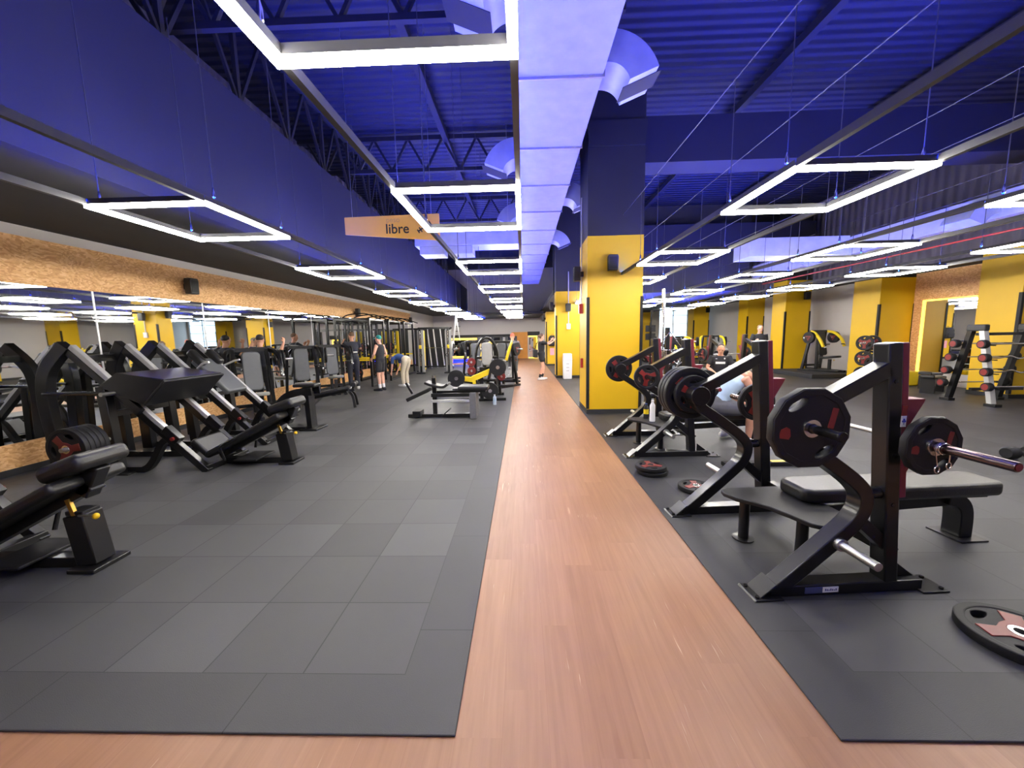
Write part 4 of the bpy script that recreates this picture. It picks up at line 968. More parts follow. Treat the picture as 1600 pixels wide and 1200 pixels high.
# exercise bike
t = T('exercise_bike', 'black exercise bike a hooded person sits on at the aisle edge', 'exercise bike', (-.38, 13.9, 0), PI/2*0)
MB().bar((0, -.5, .03), (0, .55, .03), .08, .06).build('base_rail', M['black'], t, .005)
for y in (-.5, .55): MB().bar((-.27, y, .03), (.27, y, .03), .07, .06).build('stabiliser', M['black'], t, .005)
MB().lathe([(.20, -.02), (.26, -.02), (.265, 0), (.26, .02), (.20, .02)], (0, .33, .34), (1, 0, 0), 32).build('flywheel_rim', M['blackgloss'], t)
for k in range(3):
    a = k*PI/3; MB().bar((0, .33-.22*math.cos(a), .34-.22*math.sin(a)), (0, .33+.22*math.cos(a), .34+.22*math.sin(a)), .02, .04, (1, 0, 0)).build('flywheel_spoke', M['silver'], t)
for a, b in (((0, -.1, .06), (0, -.22, .82)), ((0, .0, .35), (0, .42, 1.02)), ((0, -.15, .45), (0, .33, .36))): MB().bar(a, b, .06, .07, (1, 0, 0)).build('frame_tube', M['black'], t, .005)
MB().ell((0, -.24, .87), (.1, .14, .05)).build('saddle', M['pad'], t)
MB().tube([(-.2, .62, 1.1), (-.2, .42, 1.05), (.2, .42, 1.05), (.2, .62, 1.1)], .016, 10).build('handlebar', M['rubber'], t)
MB().box((0, .48, 1.14), (.2, .03, .13), (-.5, 0, 0)).build('console', M['plastic'], t, .01)
for s in (-1, 1): MB().bar((s*.07, .0, .36), (s*.12, .08*s, .36+.16*s), .03, .03).mm(s*.12-.04, s*.12+.06*s, .08*s-.04, .08*s+.06, .36+.16*s-.01, .36+.16*s+.015).build('pedal', M['silver'], t)
# treadmills at the far end
def make_tread(label, loc, rz):
    t = T('treadmill', label, 'treadmill', loc, rz)
    MB().mm(-.4, .4, -.9, .9, 0, .18).build('deck', M['plastic'], t, .03)
    MB().mm(-.27, .27, -.88, .6, .181, .19).build('belt', M['rubber'], t)
    for s in (-1, 1):
        MB().bar((s*.38, .7, .15), (s*.36, .95, 1.35), .07, .1, (0, 1, 0)).build('mast', M['plastic'], t, .01)
        MB().tube([(s*.37, .92, 1.1), (s*.36, .4, 1.05)], .022, 10).build('handrail', M['rubber'], t)
    MB().box((0, .98, 1.42), (.8, .08, .4), (-.4, 0, 0)).build('console', M['plastic'], t, .03)
    MB().box((0, .925, 1.45), (.4, .02, .2), (-.4, 0, 0)).build('screen', M['blackgloss'], t)
    return t
tm = make_tread('treadmill closest to the staircase at the far end wall', (-2.7, 25.0, 0), 0)
dup(tm, 'middle treadmill of the three at the far end wall', (-1.75, 25.1, 0), 0)
dup(tm, 'treadmill closest to the orange panel at the far end wall', (-.8-.0, 25.2, 0), 0)
# ------------------------------------------------------------------ east side equipment
bC = dup(bA, 'black bench press with dark red guards beside the seated man in the printed jersey', (3.75, 10.75, 0), PI+.1)
bD = dup(bA, 'black bench press with dark red guards beyond the jersey man, towards the big yellow pillar', (6.0, 11.6, 0), PI/2+.2)
for b, nm in ((bC, 'beside the jersey man'), (bD, 'beyond the jersey man')):
    for c in list(b.children):
        if 'sticker' in c.name: bpy.data.objects.remove(c)
    rz = b.rotation_euler.z
    make_barbell(f'barbell on the bench press {nm}', loc_on(b, (.04, 0, .945)), rz)
    plate_round(f'plate on the barbell of the bench press {nm}', loc_on(b, (.04, -.72, .945)), (PI/2, .4, rz), .19, .045)
    plate_round(f'second plate on the other end of the barbell {nm}', loc_on(b, (.04, .72, .945)), (PI/2, .8, rz), .19, .045)
make_press('yellow-armed machine on the low plinth against the grey east wall', (10.75, 13.85, .14), .25, True, pads='pad', seatmat='pad')
make_press('yellow-armed press far behind the seated man in the jersey', (6.9, 16.8, 0), .3, True, pads='pad', seatmat='pad')
make_press('yellow-armed press next to the far one, nearer the thick yellow pillar', (8.3, 17.2, 0), -.3, True, pads='pad', seatmat='pad')
# plate tree
t = T('plate_tree', 'tall dark plate storage tree between the plinth machine and the yellow pilaster', 'plate tree', (10.12, 11.6, 0), .4)
MB().bar((0, 0, .03), (0, 0, 1.4), .1, .1, (1, 0, 0)).build('mast', M['black'], t, .005)
MB().mm(-.35, .35, -.3, .3, 0, .04).build('base_plate', M['black'], t, .006)
for z in (.3, .75, 1.2):
    for s in (-1, 1): MB().cyl((s*.05, 0, z), (s*.4, 0, z), .024, n=12).build('peg', M['steel'], t)
pp = None
for z, h in ((.3, 'bottom'), (.75, 'middle'), (1.2, 'top')):
    for s, sd in ((-1, 'aisle side'), (1, 'wall side')):
        l = (10.12+s*.18*math.cos(.4), 11.6+s*.18*math.sin(.4), z)
        lab = f'round black plate on the {h} peg, {sd}, of the plate tree'
        if pp is None: pp = plate_round(lab, l, (PI/2, 0, .4+PI/2), .21, .06, 'plates on the plate tree')
        else: dup(pp, lab, l, group='plates on the plate tree')
# fixed barbell rack
RX, RY = 9.22, 8.3
t = T('barbell_rack', 'two-sided leaning rack holding red-capped fixed barbells by the east wall', 'barbell rack', (RX, RY, 0))
for x in (.2, 1.25):
    for s, m in ((-1, 'silver' if x < .5 else 'black'), (1, 'black')):
        MB().bar((x, s*.40, .02), (x, s*.10, 1.55), .1, .09, (0, 1, 0)).build('leaning_leg', M[m], t, .006)
        MB().mm(x-.07, x+.07, s*.42-.1, s*.42+.1, 0, .06).build('foot', M['black'], t, .006)
    MB().box((x, 0, 1.58), (.12, .34, .14)).build('top_cap', M['plastic'], t, .03, 3)
for z in (.3, 1.45): MB().bar((.2, 0, z), (1.25, 0, z), .06, .06).build('cross_beam', M['black'], t)
tiers = [(.42, .385), (.70, .335), (.98, .28), (1.27, .225)]
for x in (.2, 1.25):
    for z, yy in tiers:
        for s in (-1, 1): MB().bar((x, s*(yy-.06), z-.045), (x, s*(yy+.10), z-.045), .05, .02).build('bar_cradle', M['black'], t)
def fixed_bar(label, loc, curl):
    t = T('fixed_barbell', label, 'barbell', loc, 0, 'fixed barbells on the rack')
    if curl: pts = smooth_path([(-.62, 0, 0), (-.36, 0, 0), (-.19, 0, .035), (0, 0, -.02), (.19, 0, .035), (.36, 0, 0), (.62, 0, 0)], 5)
    else: pts = [(-.62, 0, 0), (.62, 0, 0)]
    MB().tube(pts, .015, 10).build('shaft', M['chrome'], t)
    for s in (-1, 1):
        MB().lathe([(0, 0), (.08, 0), (.088, .01), (.088, .09), (.08, .1), (0, .1)], (s*.62, 0, 0), (s, 0, 0), 28).build('weight_head', M['rubber'], t)
        MB().lathe([(0, .1005), (.06, .1005), (.06, .106), (0, .106)], (s*.62, 0, 0), (s, 0, 0), 28).build('red_cap', M['redplate'], t)
    return t
fb = {}
for k, (z, yy) in enumerate(tiers):
    for s, side in ((-1, 'front'), (1, 'rear')):
        curl = (s < 0 and k in (1, 2))
        lab = f'{"curved" if curl else "straight"} red-capped barbell on the {["lowest", "second lowest", "second highest", "highest"][k]} {side} tier of the leaning rack'
        l = (RX+.725, RY+s*(yy+.03), z-(.004 if curl else .0195))
        if curl in fb: dup(fb[curl], lab, l, group='fixed barbells on the rack')
        else: fb[curl] = fixed_bar(lab, l, curl)
# half rack at the picture edge and yellow boxes
t = T('arched_rack', 'black rounded cable frame behind the barbell rack by the yellow pilaster', 'rack', (10.3, 7.3, 0))
for y in (-.25, .25):
    MB().tube(smooth_path([(-.42, y, 0), (-.36, y, .7), (-.22, y, 1.4), (0, y, 1.66), (.22, y, 1.4), (.36, y, .7), (.42, y, 0)], 6), .045, 12).build('arch_tube', M['black'], t)
for z in (.3, .9, 1.3): MB().bar((-.3, -.25, z), (-.3, .25, z), .05, .05).build('brace', M['black'], t)
MB().bar((-.4, 0, 1.28), (.5, 0, 1.28), .06, .06).build('cross_arm', M['black'], t)
for i, (x, y, s, nm) in enumerate(((10.75, 11.2, .4, 'taller'), (11.38, 11.25, .32, 'lower'))):
    t = T('plyo_box', f'{nm} yellow padded jump box in front of the east wall mirror', 'jump box', (x, y, 0))
    MB().mm(-.28, .28, -.22, .22, 0, s).build('box_body', M['yellowpad'], t, .03, 3)
    MB().mm(-.29, .29, -.02, .02, s*.3, s*.7).build('strap', M['plastic'], t)
for i, (x, y) in enumerate(((10.85, 10.5), (10.2, 9.8))):
    t = T('hyperextension_bench', f'low black padded bench {"closest to" if i == 0 else "second from"} the yellow strip of the east mirror', 'bench', (x, y, 0), .5)
    MB().bar((-.4, 0, .42), (.4, 0, .36), .26, .08).build('bench_pad', M['pad'], t, .025, 3)
    for q in (-.3, .3): MB().bar((q, 0, 0), (q, 0, .36), .26, .06, (1, 0, 0)).build('leg', M['black'], t, .005)
# dumbbell on the floor at the picture edge
t = T('dumbbell', 'black dumbbell lying on the rubber floor beyond the front bench pad', 'dumbbell', (6.05, 4.72, .075), .15)
MB().cyl((-.09, 0, 0), (.09, 0, 0), .017, n=14).build('grip', M['chrome'], t)
for s in (-1, 1): MB().lathe([(0, 0), (.06, 0), (.075, .015), (.075, .12), (.06, .14), (0, .14)], (s*.08, 0, 0), (s, 0, 0), 12).build('weight_head', M['rubber'], t)
# bin, poster, backpack along the pillars
t = T('waste_bin', 'slim white bin against the second yellow pillar', 'bin', (1.62, 14.2, 0))
MB().prism([(-.15, 0), (.15, 0), (.165, .68), (-.165, .68)], (0, -.14, 0), (1, 0, 0), (0, 0, 1), (0, .28, 0)).build('bin_body', M['white'], t, .01)
MB().prism([(-.17, .681), (.17, .681), (.15, .93), (-.15, .93)], (0, -.15, 0), (1, 0, 0), (0, 0, 1), (0, .3, 0)).build('bin_lid', M['white'], t, .02)
for z in (.55, .42, .3): MB().mm(-.05, .05, -.146, -.1405, z, z+.012).build('bin_mark', M['clothgrey'], t)
t = T('backpack', 'black backpack hanging on the third yellow pillar', 'backpack', (1.55, 20.52, 1.05))
MB().prism([(-.2, 0), (.2, 0), (.2, .42), (.12, .55), (-.12, .55), (-.2, .42)], (0, -.16, 0), (1, 0, 0), (0, 0, 1), (0, .22, 0)).build('bag_body', M['clothblack'], t, .04, 3)
MB().mm(-.15, .15, -.22, -.155, .05, .27).build('front_pocket', M['clothblack'], t, .025, 3)
MB().tube([(-.04, 0, .54), (-.03, 0, .62), (.03, 0, .62), (.04, 0, .54)], .01, 8).build('hang_loop', M['clothblack'], t)
o = MB().mm(1.44, 1.66, 20.585, 20.593, .56, .93).build('poster', M['pink']); tag(o, 'small pink poster on the third yellow pillar', 'poster')
o = MB().mm(2.364, 2.374, 8.1, 8.6, 2.55, 2.75).build('exit_sign', M['green']); tag(o, 'green sign board on the east face of the big yellow pillar', 'sign')
# ------------------------------------------------------------------ people
def loft(m, secs, n=16):
    """secs: (centre, rx, ry, side axis, front axis)"""
    rings = []
    for c, rx, ry, u, v in secs:
        rings.append([V(c)+V(u)*rx*math.cos(2*PI*k/n)+V(v)*ry*math.sin(2*PI*k/n) for k in range(n)])
    return m.ring_sweep(rings)
def limb(m, pts, rs, n=12):
    P = [V(p) for p in pts]; d0 = (P[0]-P[1]).normalized(); d1 = (P[-1]-P[-2]).normalized()
    pp = [P[0]+d0*rs[0]*.9, P[0]+d0*rs[0]*.6]+P+[P[-1]+d1*rs[-1]*.6, P[-1]+d1*rs[-1]*.9]
    rr = [rs[0]*.35, rs[0]*.8]+list(rs)+[rs[-1]*.8, rs[-1]*.35]
    return m.tube(pp, rr, n)
def remesh(mb, vox, sm=6):
    me = mb.mesh('shape', [M['skin']], False)
    o = bpy.data.objects.new('shape', me); COL.objects.link(o)
    r = o.modifiers.new('r', 'REMESH'); r.mode = 'VOXEL'; r.voxel_size = vox
    s = o.modifiers.new('s', 'SMOOTH'); s.iterations = sm; s.factor = .5
    dg = bpy.context.evaluated_depsgraph_get(); out = bpy.data.meshes.new_from_object(o.evaluated_get(dg))
    bpy.data.objects.remove(o); bpy.data.meshes.remove(me)
    out.polygons.foreach_set('use_smooth', [True]*len(out.polygons)); return out
def hand(m, w, d, palm_n, curl=.6, s=1., thumb_side=None):
    """w wrist, d direction of the hand, palm_n the way the palm faces; fingers curl towards palm_n"""
    d = V(d).normalized(); pn = V(palm_n); pn = (pn-d*pn.dot(d)).normalized(); a = d.cross(pn)
    if thumb_side is not None and a.dot(V(thumb_side)) < 0: a = -a          # a points to the thumb
    w = V(w)
    loft(m, [(w+d*.0, .024*s, .018*s, a, pn), (w+d*.03*s, .034*s, .016*s, a, pn), (w+d*.07*s, .041*s, .014*s, a, pn), (w+d*.095*s, .038*s, .012*s, a, pn)], 12)
    for k, (off, L) in enumerate(((.030, .072), (.010, .080), (-.011, .075), (-.031, .058))):
        p = w+d*.085*s+a*off*s; ang = 0; dd = d; pts = [p]
        for j, f in enumerate((.45, .32, .25)):
            ang += curl*(.55, .8, .6)[j]; dd = d*math.cos(ang)+pn*math.sin(ang); p = p+dd*L*f*s; pts.append(p)
        limb(m, pts, [.0095*s, .009*s, .0085*s, .0072*s], 8)
    p = w+d*.028*s+a*.028*s; q = p+(d*.6+a*.75+pn*.25).normalized()*.036*s; r = q+(d*.85+a*.2+pn*(.2+curl*.4)).normalized()*.03*s
    limb(m, [p, q, r], [.013*s, .0105*s, .0085*s], 8)
def person(label, loc, rz, J, hand_dirs, clothes, skin='skin', hair='hair', hairstyle='short', H=1.75, face=(0, 1, 0), fem=False, group=None):
    t = T('person', label, 'person', loc, rz)
    k = H/1.75
    g = lambda n: V(J[n])
    m = MB(); X = V((1, 0, 0)); 
    pel, che, nek, hed = g('pelvis'), g('chest'), g('neck'), g('head')
    side = (g('shR')-g('shL')).normalized(); hs = (g('hipR')-g('hipL')).normalized()
    tor = (che-pel).normalized(); fr = tor.cross(side)*-1; fr = side.cross(tor)*-1 if False else tor.cross(side)
    # keep the front axis on the facing side
    f3 = V(J.get('front', (0, 1, 0)))
    if fr.dot(f3) < 0: fr = -fr
    wst = pel.lerp(che, .42)
    b = .9 if fem else 1.
    def torso(mm, e=0.):
        loft(mm, [(pel-tor*.09*k, (.10+e)*k, (.085+e)*k, hs, fr), (pel-tor*.03*k, (.155+e)*k, (.11+e)*k, hs, fr), (pel+tor*.05*k, (.155*1.02+e)*k, (.115+e)*k, hs, fr), (wst, (.138*b+e)*k, (.10*b+e)*k, side, fr),
                  (che-tor*.04*k, (.16*b+e)*k, (.118*b+e)*k, side, fr), (che+tor*.06*k, (.175*b+e)*k, (.115*b+e)*k, side, fr), (nek-(nek-che)*.28, (.155*b+e)*k, (.09+e)*k, side, fr), (nek-(nek-che)*.05, (.07+e)*k, (.06+e)*k, side, fr)])
    torso(m)
    up = (hed-nek).normalized(); fc = V(face); fc = (fc-up*fc.dot(up)).normalized(); hsd = up.cross(fc)
    limb(m, [nek-up*.03*k, nek+up*.04*k, hed-up*.06*k], [.06*k, .054*k, .055*k])
    loft(m, [(hed-up*.115*k+fc*.045*k, .028*k, .03*k, hsd, fc), (hed-up*.09*k+fc*.03*k, .05*k, .058*k, hsd, fc), (hed-up*.045*k+fc*.012*k, .064*k, .083*k, hsd, fc), (hed+up*.0*k, .073*k, .094*k, hsd, fc), (hed+up*.05*k-fc*.004*k, .075*k, .097*k, hsd, fc), (hed+up*.09*k-fc*.006*k, .062*k, .08*k, hsd, fc), (hed+up*.115*k-fc*.006*k, .03*k, .04*k, hsd, fc)])
    limb(m, [hed+fc*.085*k+up*.012*k, hed+fc*.105*k-up*.02*k], [.009*k, .014*k], 8)
    limb(m, [hed+fc*.078*k-up*.058*k-hsd*.02*k, hed+fc*.086*k-up*.058*k, hed+fc*.078*k-up*.058*k+hsd*.02*k], [.009*k, .011*k, .009*k], 8)
    limb(m, [hed+fc*.085*k+up*.03*k-hsd*.04*k, hed+fc*.089*k+up*.03*k+hsd*.04*k], [.008*k, .008*k], 8)
    for s in (-1, 1): m.ell(hed+hsd*s*.077*k-fc*.005*k-up*.01*k, (.012*k, .02*k, .03*k))
    for sd in 'LR':
        sh, el, wr, hp, kn, an, toe = [g(q+sd) for q in ('sh', 'el', 'wr', 'hip', 'kn', 'an', 'toe')]
        a = .86 if fem else 1.
        limb(m, [che+(sh-che)*.75, sh, sh.lerp(el, .35), el, el.lerp(wr, .3), wr], [.055*k*a, .056*k*a, .05*k*a, .038*k*a, .04*k*a, .025*k*a])
        hd, hn, cu, ts = hand_dirs[sd]
        hand(m, wr, hd, hn, cu, k*(.92 if fem else 1.), ts)
        limb(m, [hp, hp.lerp(kn, .3), kn, kn.lerp(an, .3), an], [.088*k, .082*k, .054*k, .056*k, .035*k])
        limb(m, [an, an.lerp(toe, .3)-V((0, 0, .03))*k, toe], [.036*k, .036*k, .026*k])
    body = link_mesh('body', remesh(m, .0085, 3), M[skin], t, smooth=False)
    for s in (-1, 1):
        MB().ell(hed+fc*.083*k+up*.008*k+hsd*s*.032*k, (.011*k, .008*k, .008*k)).build('eye', M['eye'], t)
    MB().ell(hed+fc*.091*k-up*.058*k, (.022*k, .007*k, .006*k)).build('mouth', M['lips'], t)
    # hair
    h = MB(); R = Matrix((hsd, fc, up)).transposed().to_euler()
    if hairstyle != 'bald':
        h.ell(hed+up*.045*k-fc*.022*k, (.083*k, .092*k, .088*k), R)
        if hairstyle in ('long', 'tail'): h.ell(hed-fc*.05*k-up*.0*k, (.072*k, .06*k, .09*k), R)
        if hairstyle == 'tail': limb(h, [hed+up*.05*k-fc*.1*k, hed+up*.0*k-fc*.15*k, hed-up*.13*k-fc*.13*k], [.03*k, .032*k, .014*k])
        if hairstyle == 'long': limb(h, [hed-fc*.06*k, hed-up*.1*k-fc*.075*k, hed-up*.2*k-fc*.08*k], [.07*k, .065*k, .04*k])
        link_mesh('cap' if hairstyle == 'cap' else ('hood' if hairstyle == 'hood' else 'hair'), remesh(h, .012, 4), M[hair], t, smooth=False)
    if hairstyle == 'cap': MB().bar(hed+fc*.06*k+up*.06*k, hed+fc*.15*k+up*.045*k, .13*k, .012*k, up).build('cap_peak', M[hair], t, .005)
    # clothes
    for kind, mat in clothes:
        c = MB()
        if kind in ('tee', 'vest', 'hoodie'):
            torso(c, .016 if kind != 'hoodie' else .03)
            for sd in 'LR':
                sh, el, wr = g('sh'+sd), g('el'+sd), g('wr'+sd)
                if kind == 'tee': limb(c, [che+(sh-che)*.7, sh, sh.lerp(el, .55)], [.07*k, .071*k, .064*k])
                if kind == 'hoodie': limb(c, [che+(sh-che)*.7, sh, el, el.lerp(wr, .9)], [.075*k, .077*k, .06*k, .045*k])
                if kind == 'vest': limb(c, [che+(sh-che)*.35, che+(sh-che)*.72+V((0, 0, .03))], [.06*k, .052*k])
            nm = {'tee': 't_shirt', 'vest': 'vest', 'hoodie': 'jacket'}[kind]
        elif kind in ('shorts', 'trousers'):
            loft(c, [(pel-tor*.1*k, .11*k, .1*k, hs, fr), (pel-tor*.03*k, .172*k, .128*k, hs, fr), (pel+tor*.05*k, .175*k, .133*k, hs, fr), (pel+tor*.1*k, .16*k, .122*k, side, fr)])
            for sd in 'LR':
                hp, kn, an = g('hip'+sd), g('kn'+sd), g('an'+sd)
                if kind == 'shorts': limb(c, [hp, hp.lerp(kn, .35), hp.lerp(kn, .62 if not fem else .42)], [.105*k, .104*k, .098*k])
                else: limb(c, [hp, hp.lerp(kn, .3), kn, an+(kn-an)*.1], [.105*k, .1*k, .075*k, .062*k])
            nm = kind
        elif kind == 'shoes':
            for sd in 'LR':
                an, toe = g('an'+sd), g('toe'+sd); s2 = MB()
                dz = V((0, 0, 1)); d = V((toe.x-an.x, toe.y-an.y, 0)).normalized()
                heel = V((an.x, an.y, min(toe.z, an.z-.05*k)))-d*.045*k
                limb(s2, [heel, heel.lerp(toe, .5)+V((0, 0, .004)), toe+d*.02*k], [.043*k, .046*k, .038*k]); limb(s2, [an-V((0, 0, .05))*k, an], [.05*k, .046*k])
                s2 = remesh(s2, .012, 4)
                zmin = min(v.co.z for v in s2.vertices)
                link_mesh('shoe', s2, M[mat], t, smooth=False)
            continue
        elif kind == 'socks':
            for sd in 'LR':
                kn, an = g('kn'+sd), g('an'+sd); MB().tube([an, an+(kn-an)*.32], [.041*k, .05*k], 14).build('sock', M[mat], t)
            continue
        link_mesh(nm, remesh(c, .013, 8), M[mat], t, smooth=False)
    return t
def stand(H=1.75, **over):
    k = H/1.75
    J = dict(pelvis=(0, 0, .97), chest=(0, .0, 1.27), neck=(0, -.015, 1.49), head=(0, .02, 1.635))
    for s, q in ((-1, 'L'), (1, 'R')):
        J.update({'sh'+q: (s*.185, -.01, 1.43), 'el'+q: (s*.235, -.04, 1.15), 'wr'+q: (s*.245, .05, .91), 'hip'+q: (s*.088, 0, .93), 'kn'+q: (s*.1, .02, .50), 'an'+q: (s*.105, -.01, .09), 'toe'+q: (s*.13, .16, .035)})
    J = {a: tuple(c*k for c in b) for a, b in J.items()}
    J.update({a: b for a, b in over.items()})
    return J
DN = {q: ((0, .15, -1), (-s, .2, 0), .5, (0, 1, 0)) for s, q in ((-1, 'L'), (1, 'R'))}
# man in dark clothes with raised forearms, back to the camera
J = stand(1.82, elL=(-.30, .18, 1.34), wrL=(-.22, .34, 1.50), elR=(.27, .16, 1.30), wrR=(.10, .38, 1.45))
person('man in dark t-shirt and trousers with white shoes seen from behind by the power rack', (-5.45, 12.15, 0), .55, J, {'L': ((.2, .3, 1), (1, 0, 0), .9, (0, -1, 0)), 'R': ((-.3, .3, 1), (-1, 0, 0), .9, (0, -1, 0))},
       [('trousers', 'clothnavy'), ('tee', 'clothnavy'), ('shoes', 'clothwhite')], hair='hairbrown', H=1.82, face=(-.4, 1, 0))
# woman with teal cap
J = stand(1.7, elL=(-.27, .02, 1.14), wrL=(-.17, .18, .98), elR=(.26, -.06, 1.12), wrR=(.15, .1, .98))
person('woman in black top and shorts wearing a teal cap', (-4.42, 11.75, 0), 1.35, J, {'L': ((.5, .6, -.4), (1, 0, 0), .6, (0, 0, 1)), 'R': ((-.5, .6, -.4), (-1, 0, 0), .6, (0, 0, 1))},
       [('shorts', 'clothblack'), ('vest', 'clothblack'), ('socks', 'clothwhite'), ('shoes', 'clothblack')], skin='skin2', hair='clothteal', hairstyle='cap', H=1.7)
# bending woman in beige trousers
J = stand(1.66); k = 1.66/1.75
J.update(pelvis=(0, -.08, .90), chest=(0, .20, .98), neck=(0, .40, .97), head=(0, .53, .93), front=(0, 0, -1))
for s, q in ((-1, 'L'), (1, 'R')): J.update({'sh'+q: (s*.17, .34, .95), 'el'+q: (s*.2, .36, .68), 'wr'+q: (s*.15, .44, .47), 'hip'+q: (s*.085, -.09, .86)})
person('woman bending down in blue top and wide beige trousers', (-3.98, 12.75, 0), 1.2, J, {'L': ((0, .3, -1), (1, 0, 0), .7, (0, 1, 0)), 'R': ((0, .3, -1), (-1, 0, 0), .7, (0, 1, 0))},
       [('trousers', 'clothbeige'), ('tee', 'clothblue'), ('shoes', 'clothwhite')], skin='skin2', hair='hairbrown', hairstyle='tail', H=1.66, face=(0, .3, -1), fem=True)
# far woman in white shirt
J = stand(1.68, elR=(.2, .12, 1.12), wrR=(.06, .25, 1.22))
person('person in white t-shirt and dark shorts standing far off by the blue strip', (-4.05, 21.3, 0), PI+.3, J, {'L': DN['L'], 'R': ((-.4, .3, .6), (-1, 0, 0), .9, (0, 0, 1))},
       [('shorts', 'clothgrey'), ('tee', 'clothwhite'), ('shoes', 'clothwhite')], skin='skin2', hair='hairbrown', hairstyle='short', H=1.68)
# girl walking with raised hands on the wooden strip
J = stand(1.66, elL=(-.2, .22, 1.27), wrL=(-.1, .40, 1.42), elR=(.2, .24, 1.30), wrR=(.08, .44, 1.40))
J.update(knL=(-.09, .10, .48), anL=(-.09, .05, .09), toeL=(-.1, .2, .035), anR=(.1, -.1, .09), toeR=(.12, .05, .035))
gw = person('young woman in black shorts outfit standing on the wooden aisle with hands raised', (.66, 14.0, 0), -1.35, J, {'L': ((.1, .6, .7), (1, 0, 0), .5, (0, -1, .2)), 'R': ((-.1, .6, .7), (-1, 0, 0), .5, (0, -1, .2))},
       [('shorts', 'clothblack'), ('tee', 'clothblack'), ('socks', 'clothblack'), ('shoes', 'clothwhite')], skin='skin2', hair='hairbrown', hairstyle='tail', H=1.66, fem=True)
t = T('shoulder_bag', 'black shoulder bag at the hip of the young woman on the aisle', 'bag', (.44, 13.98, .82), .2)
MB().box((0, 0, 0.14), (.14, .28, .3)).build('bag_body', M['clothblack'], t, .03, 3)
MB().tube([(0, -.1, .28), (.06, -.02, .5), (.12, .0, .6), (.06, .06, .5), (0, .1, .28)], .01, 8).build('strap', M['clothblack'], t)
# hooded person on the bike
def seated(k=1., lean=.15, sh=.17):
    J = dict(pelvis=(0, 0, .55), chest=(0, lean*.5, .86), neck=(0, lean*.85, 1.06), head=(0, lean+.04, 1.2))
    for s, q in ((-1, 'L'), (1, 'R')):
        J.update({'sh'+q: (s*.18, lean*.75, 1.01), 'hip'+q: (s*.09, .0, .53), 'kn'+q: (s*.16, .42, .50), 'an'+q: (s*.15, .40, .09), 'toe'+q: (s*.17, .56, .035)})
    return J
J = seated(lean=.22)
J = {a: (b[0], b[1], b[2]+.38) for a, b in J.items()}
for s, q in ((-1, 'L'), (1, 'R')): J.update({'el'+q: (s*.26, .40, 1.14), 'wr'+q: (s*.2, .62, 1.12), 'kn'+q: (s*.11, .36, .80-s*.08), 'an'+q: (s*.12, .16-s*.05, .42-s*.08), 'toe'+q: (s*.13, .3-s*.05, .38-s*.08)})
person('person in grey jacket with coral hood seated on the exercise bike', (-.38, 13.66, 0), 0, J, {'L': ((0, 1, 0), (0, 0, -1), .9, (1, 0, 0)), 'R': ((0, 1, 0), (0, 0, -1), .9, (-1, 0, 0))},
       [('trousers', 'clothgrey'), ('hoodie', 'clothgrey'), ('shoes', 'clothwhite')], hair='clothcoral', hairstyle='hood', H=1.72)
# seated man in printed jersey, facing the camera
J = seated(lean=.1)
for s, q in ((-1, 'L'), (1, 'R')): J.update({'el'+q: (s*.27, .12, .76), 'wr'+q: (s*.1, .30, .64)})
pm = person('man in black printed jersey sitting on a bench and facing the camera', (4.72, 9.35, 0), PI-.42, J, {'L': ((.6, .6, 0), (0, 0, -1), .6, (0, 1, 0)), 'R': ((-.6, .6, 0), (0, 0, -1), .6, (0, 1, 0))},
       [('trousers', 'clothgrey'), ('tee', 'clothblack'), ('shoes', 'clothblack')], hair='hair', hairstyle='short', H=1.78)
pj = MB(); pj.ribbon(smooth_path([(-.10, .178, .88), (-.05, .19, .88), (0, .194, .88), (.05, .19, .88), (.10, .178, .88)], 4), (0, 0, 1), .05, .012); pj.build('jersey_print', M['clothwhite'], pm)
MB().ell((-.085, .172, .98), (.016, .012, .02)).build('jersey_badge', M['clothwhite'], pm)
MB().box((.085, .172, .975), (.035, .02, .012)).build('jersey_mark', M['clothwhite'], pm)
t = T('flat_bench', 'black flat bench under the man in the printed jersey', 'bench', (4.72, 9.42, 0), -.42)
MB().mm(-.6, .6, -.14, .14, .38, .45).build('bench_pad', M['pad'], t, .025, 3)
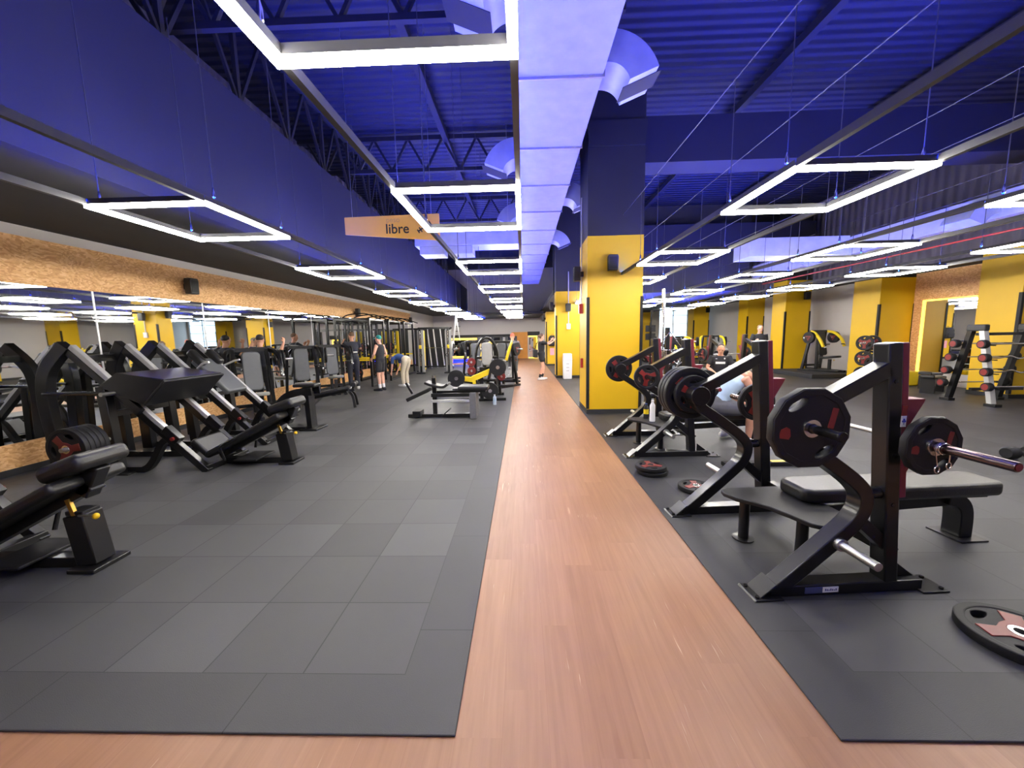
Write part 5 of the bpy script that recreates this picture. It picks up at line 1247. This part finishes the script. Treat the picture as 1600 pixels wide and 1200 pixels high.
for x in (-.45, .45): MB().bar((x, 0, 0), (x, 0, .38), .3, .06, (1, 0, 0)).build('leg', M['black'], t, .005)
# bare-armed man bent forward on the second bench
J = seated()
J.update(pelvis=(0, 0, .56), chest=(0, .22, .80), neck=(0, .42, .95), head=(0, .55, .93))
for s, q in ((-1, 'L'), (1, 'R')): J.update({'sh'+q: (s*.185, .36, .92), 'el'+q: (s*.27, .44, .66), 'wr'+q: (s*.15, .60, .52), 'hip'+q: (s*.1, .0, .53), 'kn'+q: (s*.24, .42, .50), 'an'+q: (s*.25, .38, .09), 'toe'+q: (s*.28, .54, .035)})
J['front'] = (0, 1, -.6)
person('broad man in pale blue vest bent forward on the second bench, back to the camera', (2.70, 5.5, .02), -PI/2+.15, J, {'L': ((.6, .5, -.2), (0, 0, -1), .7, (0, 1, 0)), 'R': ((-.6, .5, -.2), (0, 0, -1), .7, (0, 1, 0))},
       [('shorts', 'clothgrey'), ('vest', 'clothsky'), ('shoes', 'clothwhite')], hair='hair', hairstyle='short', H=1.85, face=(0, .6, -1))
# man standing far off by the thick pillar
J = stand(1.8, elR=(.3, .08, 1.2), wrR=(.22, .3, 1.25))
person('man standing by the thick yellow pillar holding a black ring', (8.05, 13.4, 0), PI-.2, J, {'L': DN['L'], 'R': ((0, .6, .5), (-1, 0, 0), .9, (0, 0, 1))},
       [('trousers', 'clothblack'), ('tee', 'clothblack'), ('shoes', 'clothblack')], skin='skin2', hair='hairbrown', H=1.8)
# man behind the seated press, arms up on a bar
J = stand(1.74, elL=(-.34, .10, 1.28), wrL=(-.26, .2, 1.55), elR=(.36, .10, 1.3), wrR=(.42, .2, 1.56))
person('man in dark t-shirt seen from behind with both arms raised at the seated press', (-5.98, 8.62, 0), .2, J, {'L': ((0, .2, 1), (1, .5, 0), .9, (1, 0, 0)), 'R': ((0, .2, 1), (-1, .5, 0), .9, (-1, 0, 0))},
       [('trousers', 'clothblack'), ('tee', 'clothnavy'), ('shoes', 'clothblack')], hair='hair', H=1.74)
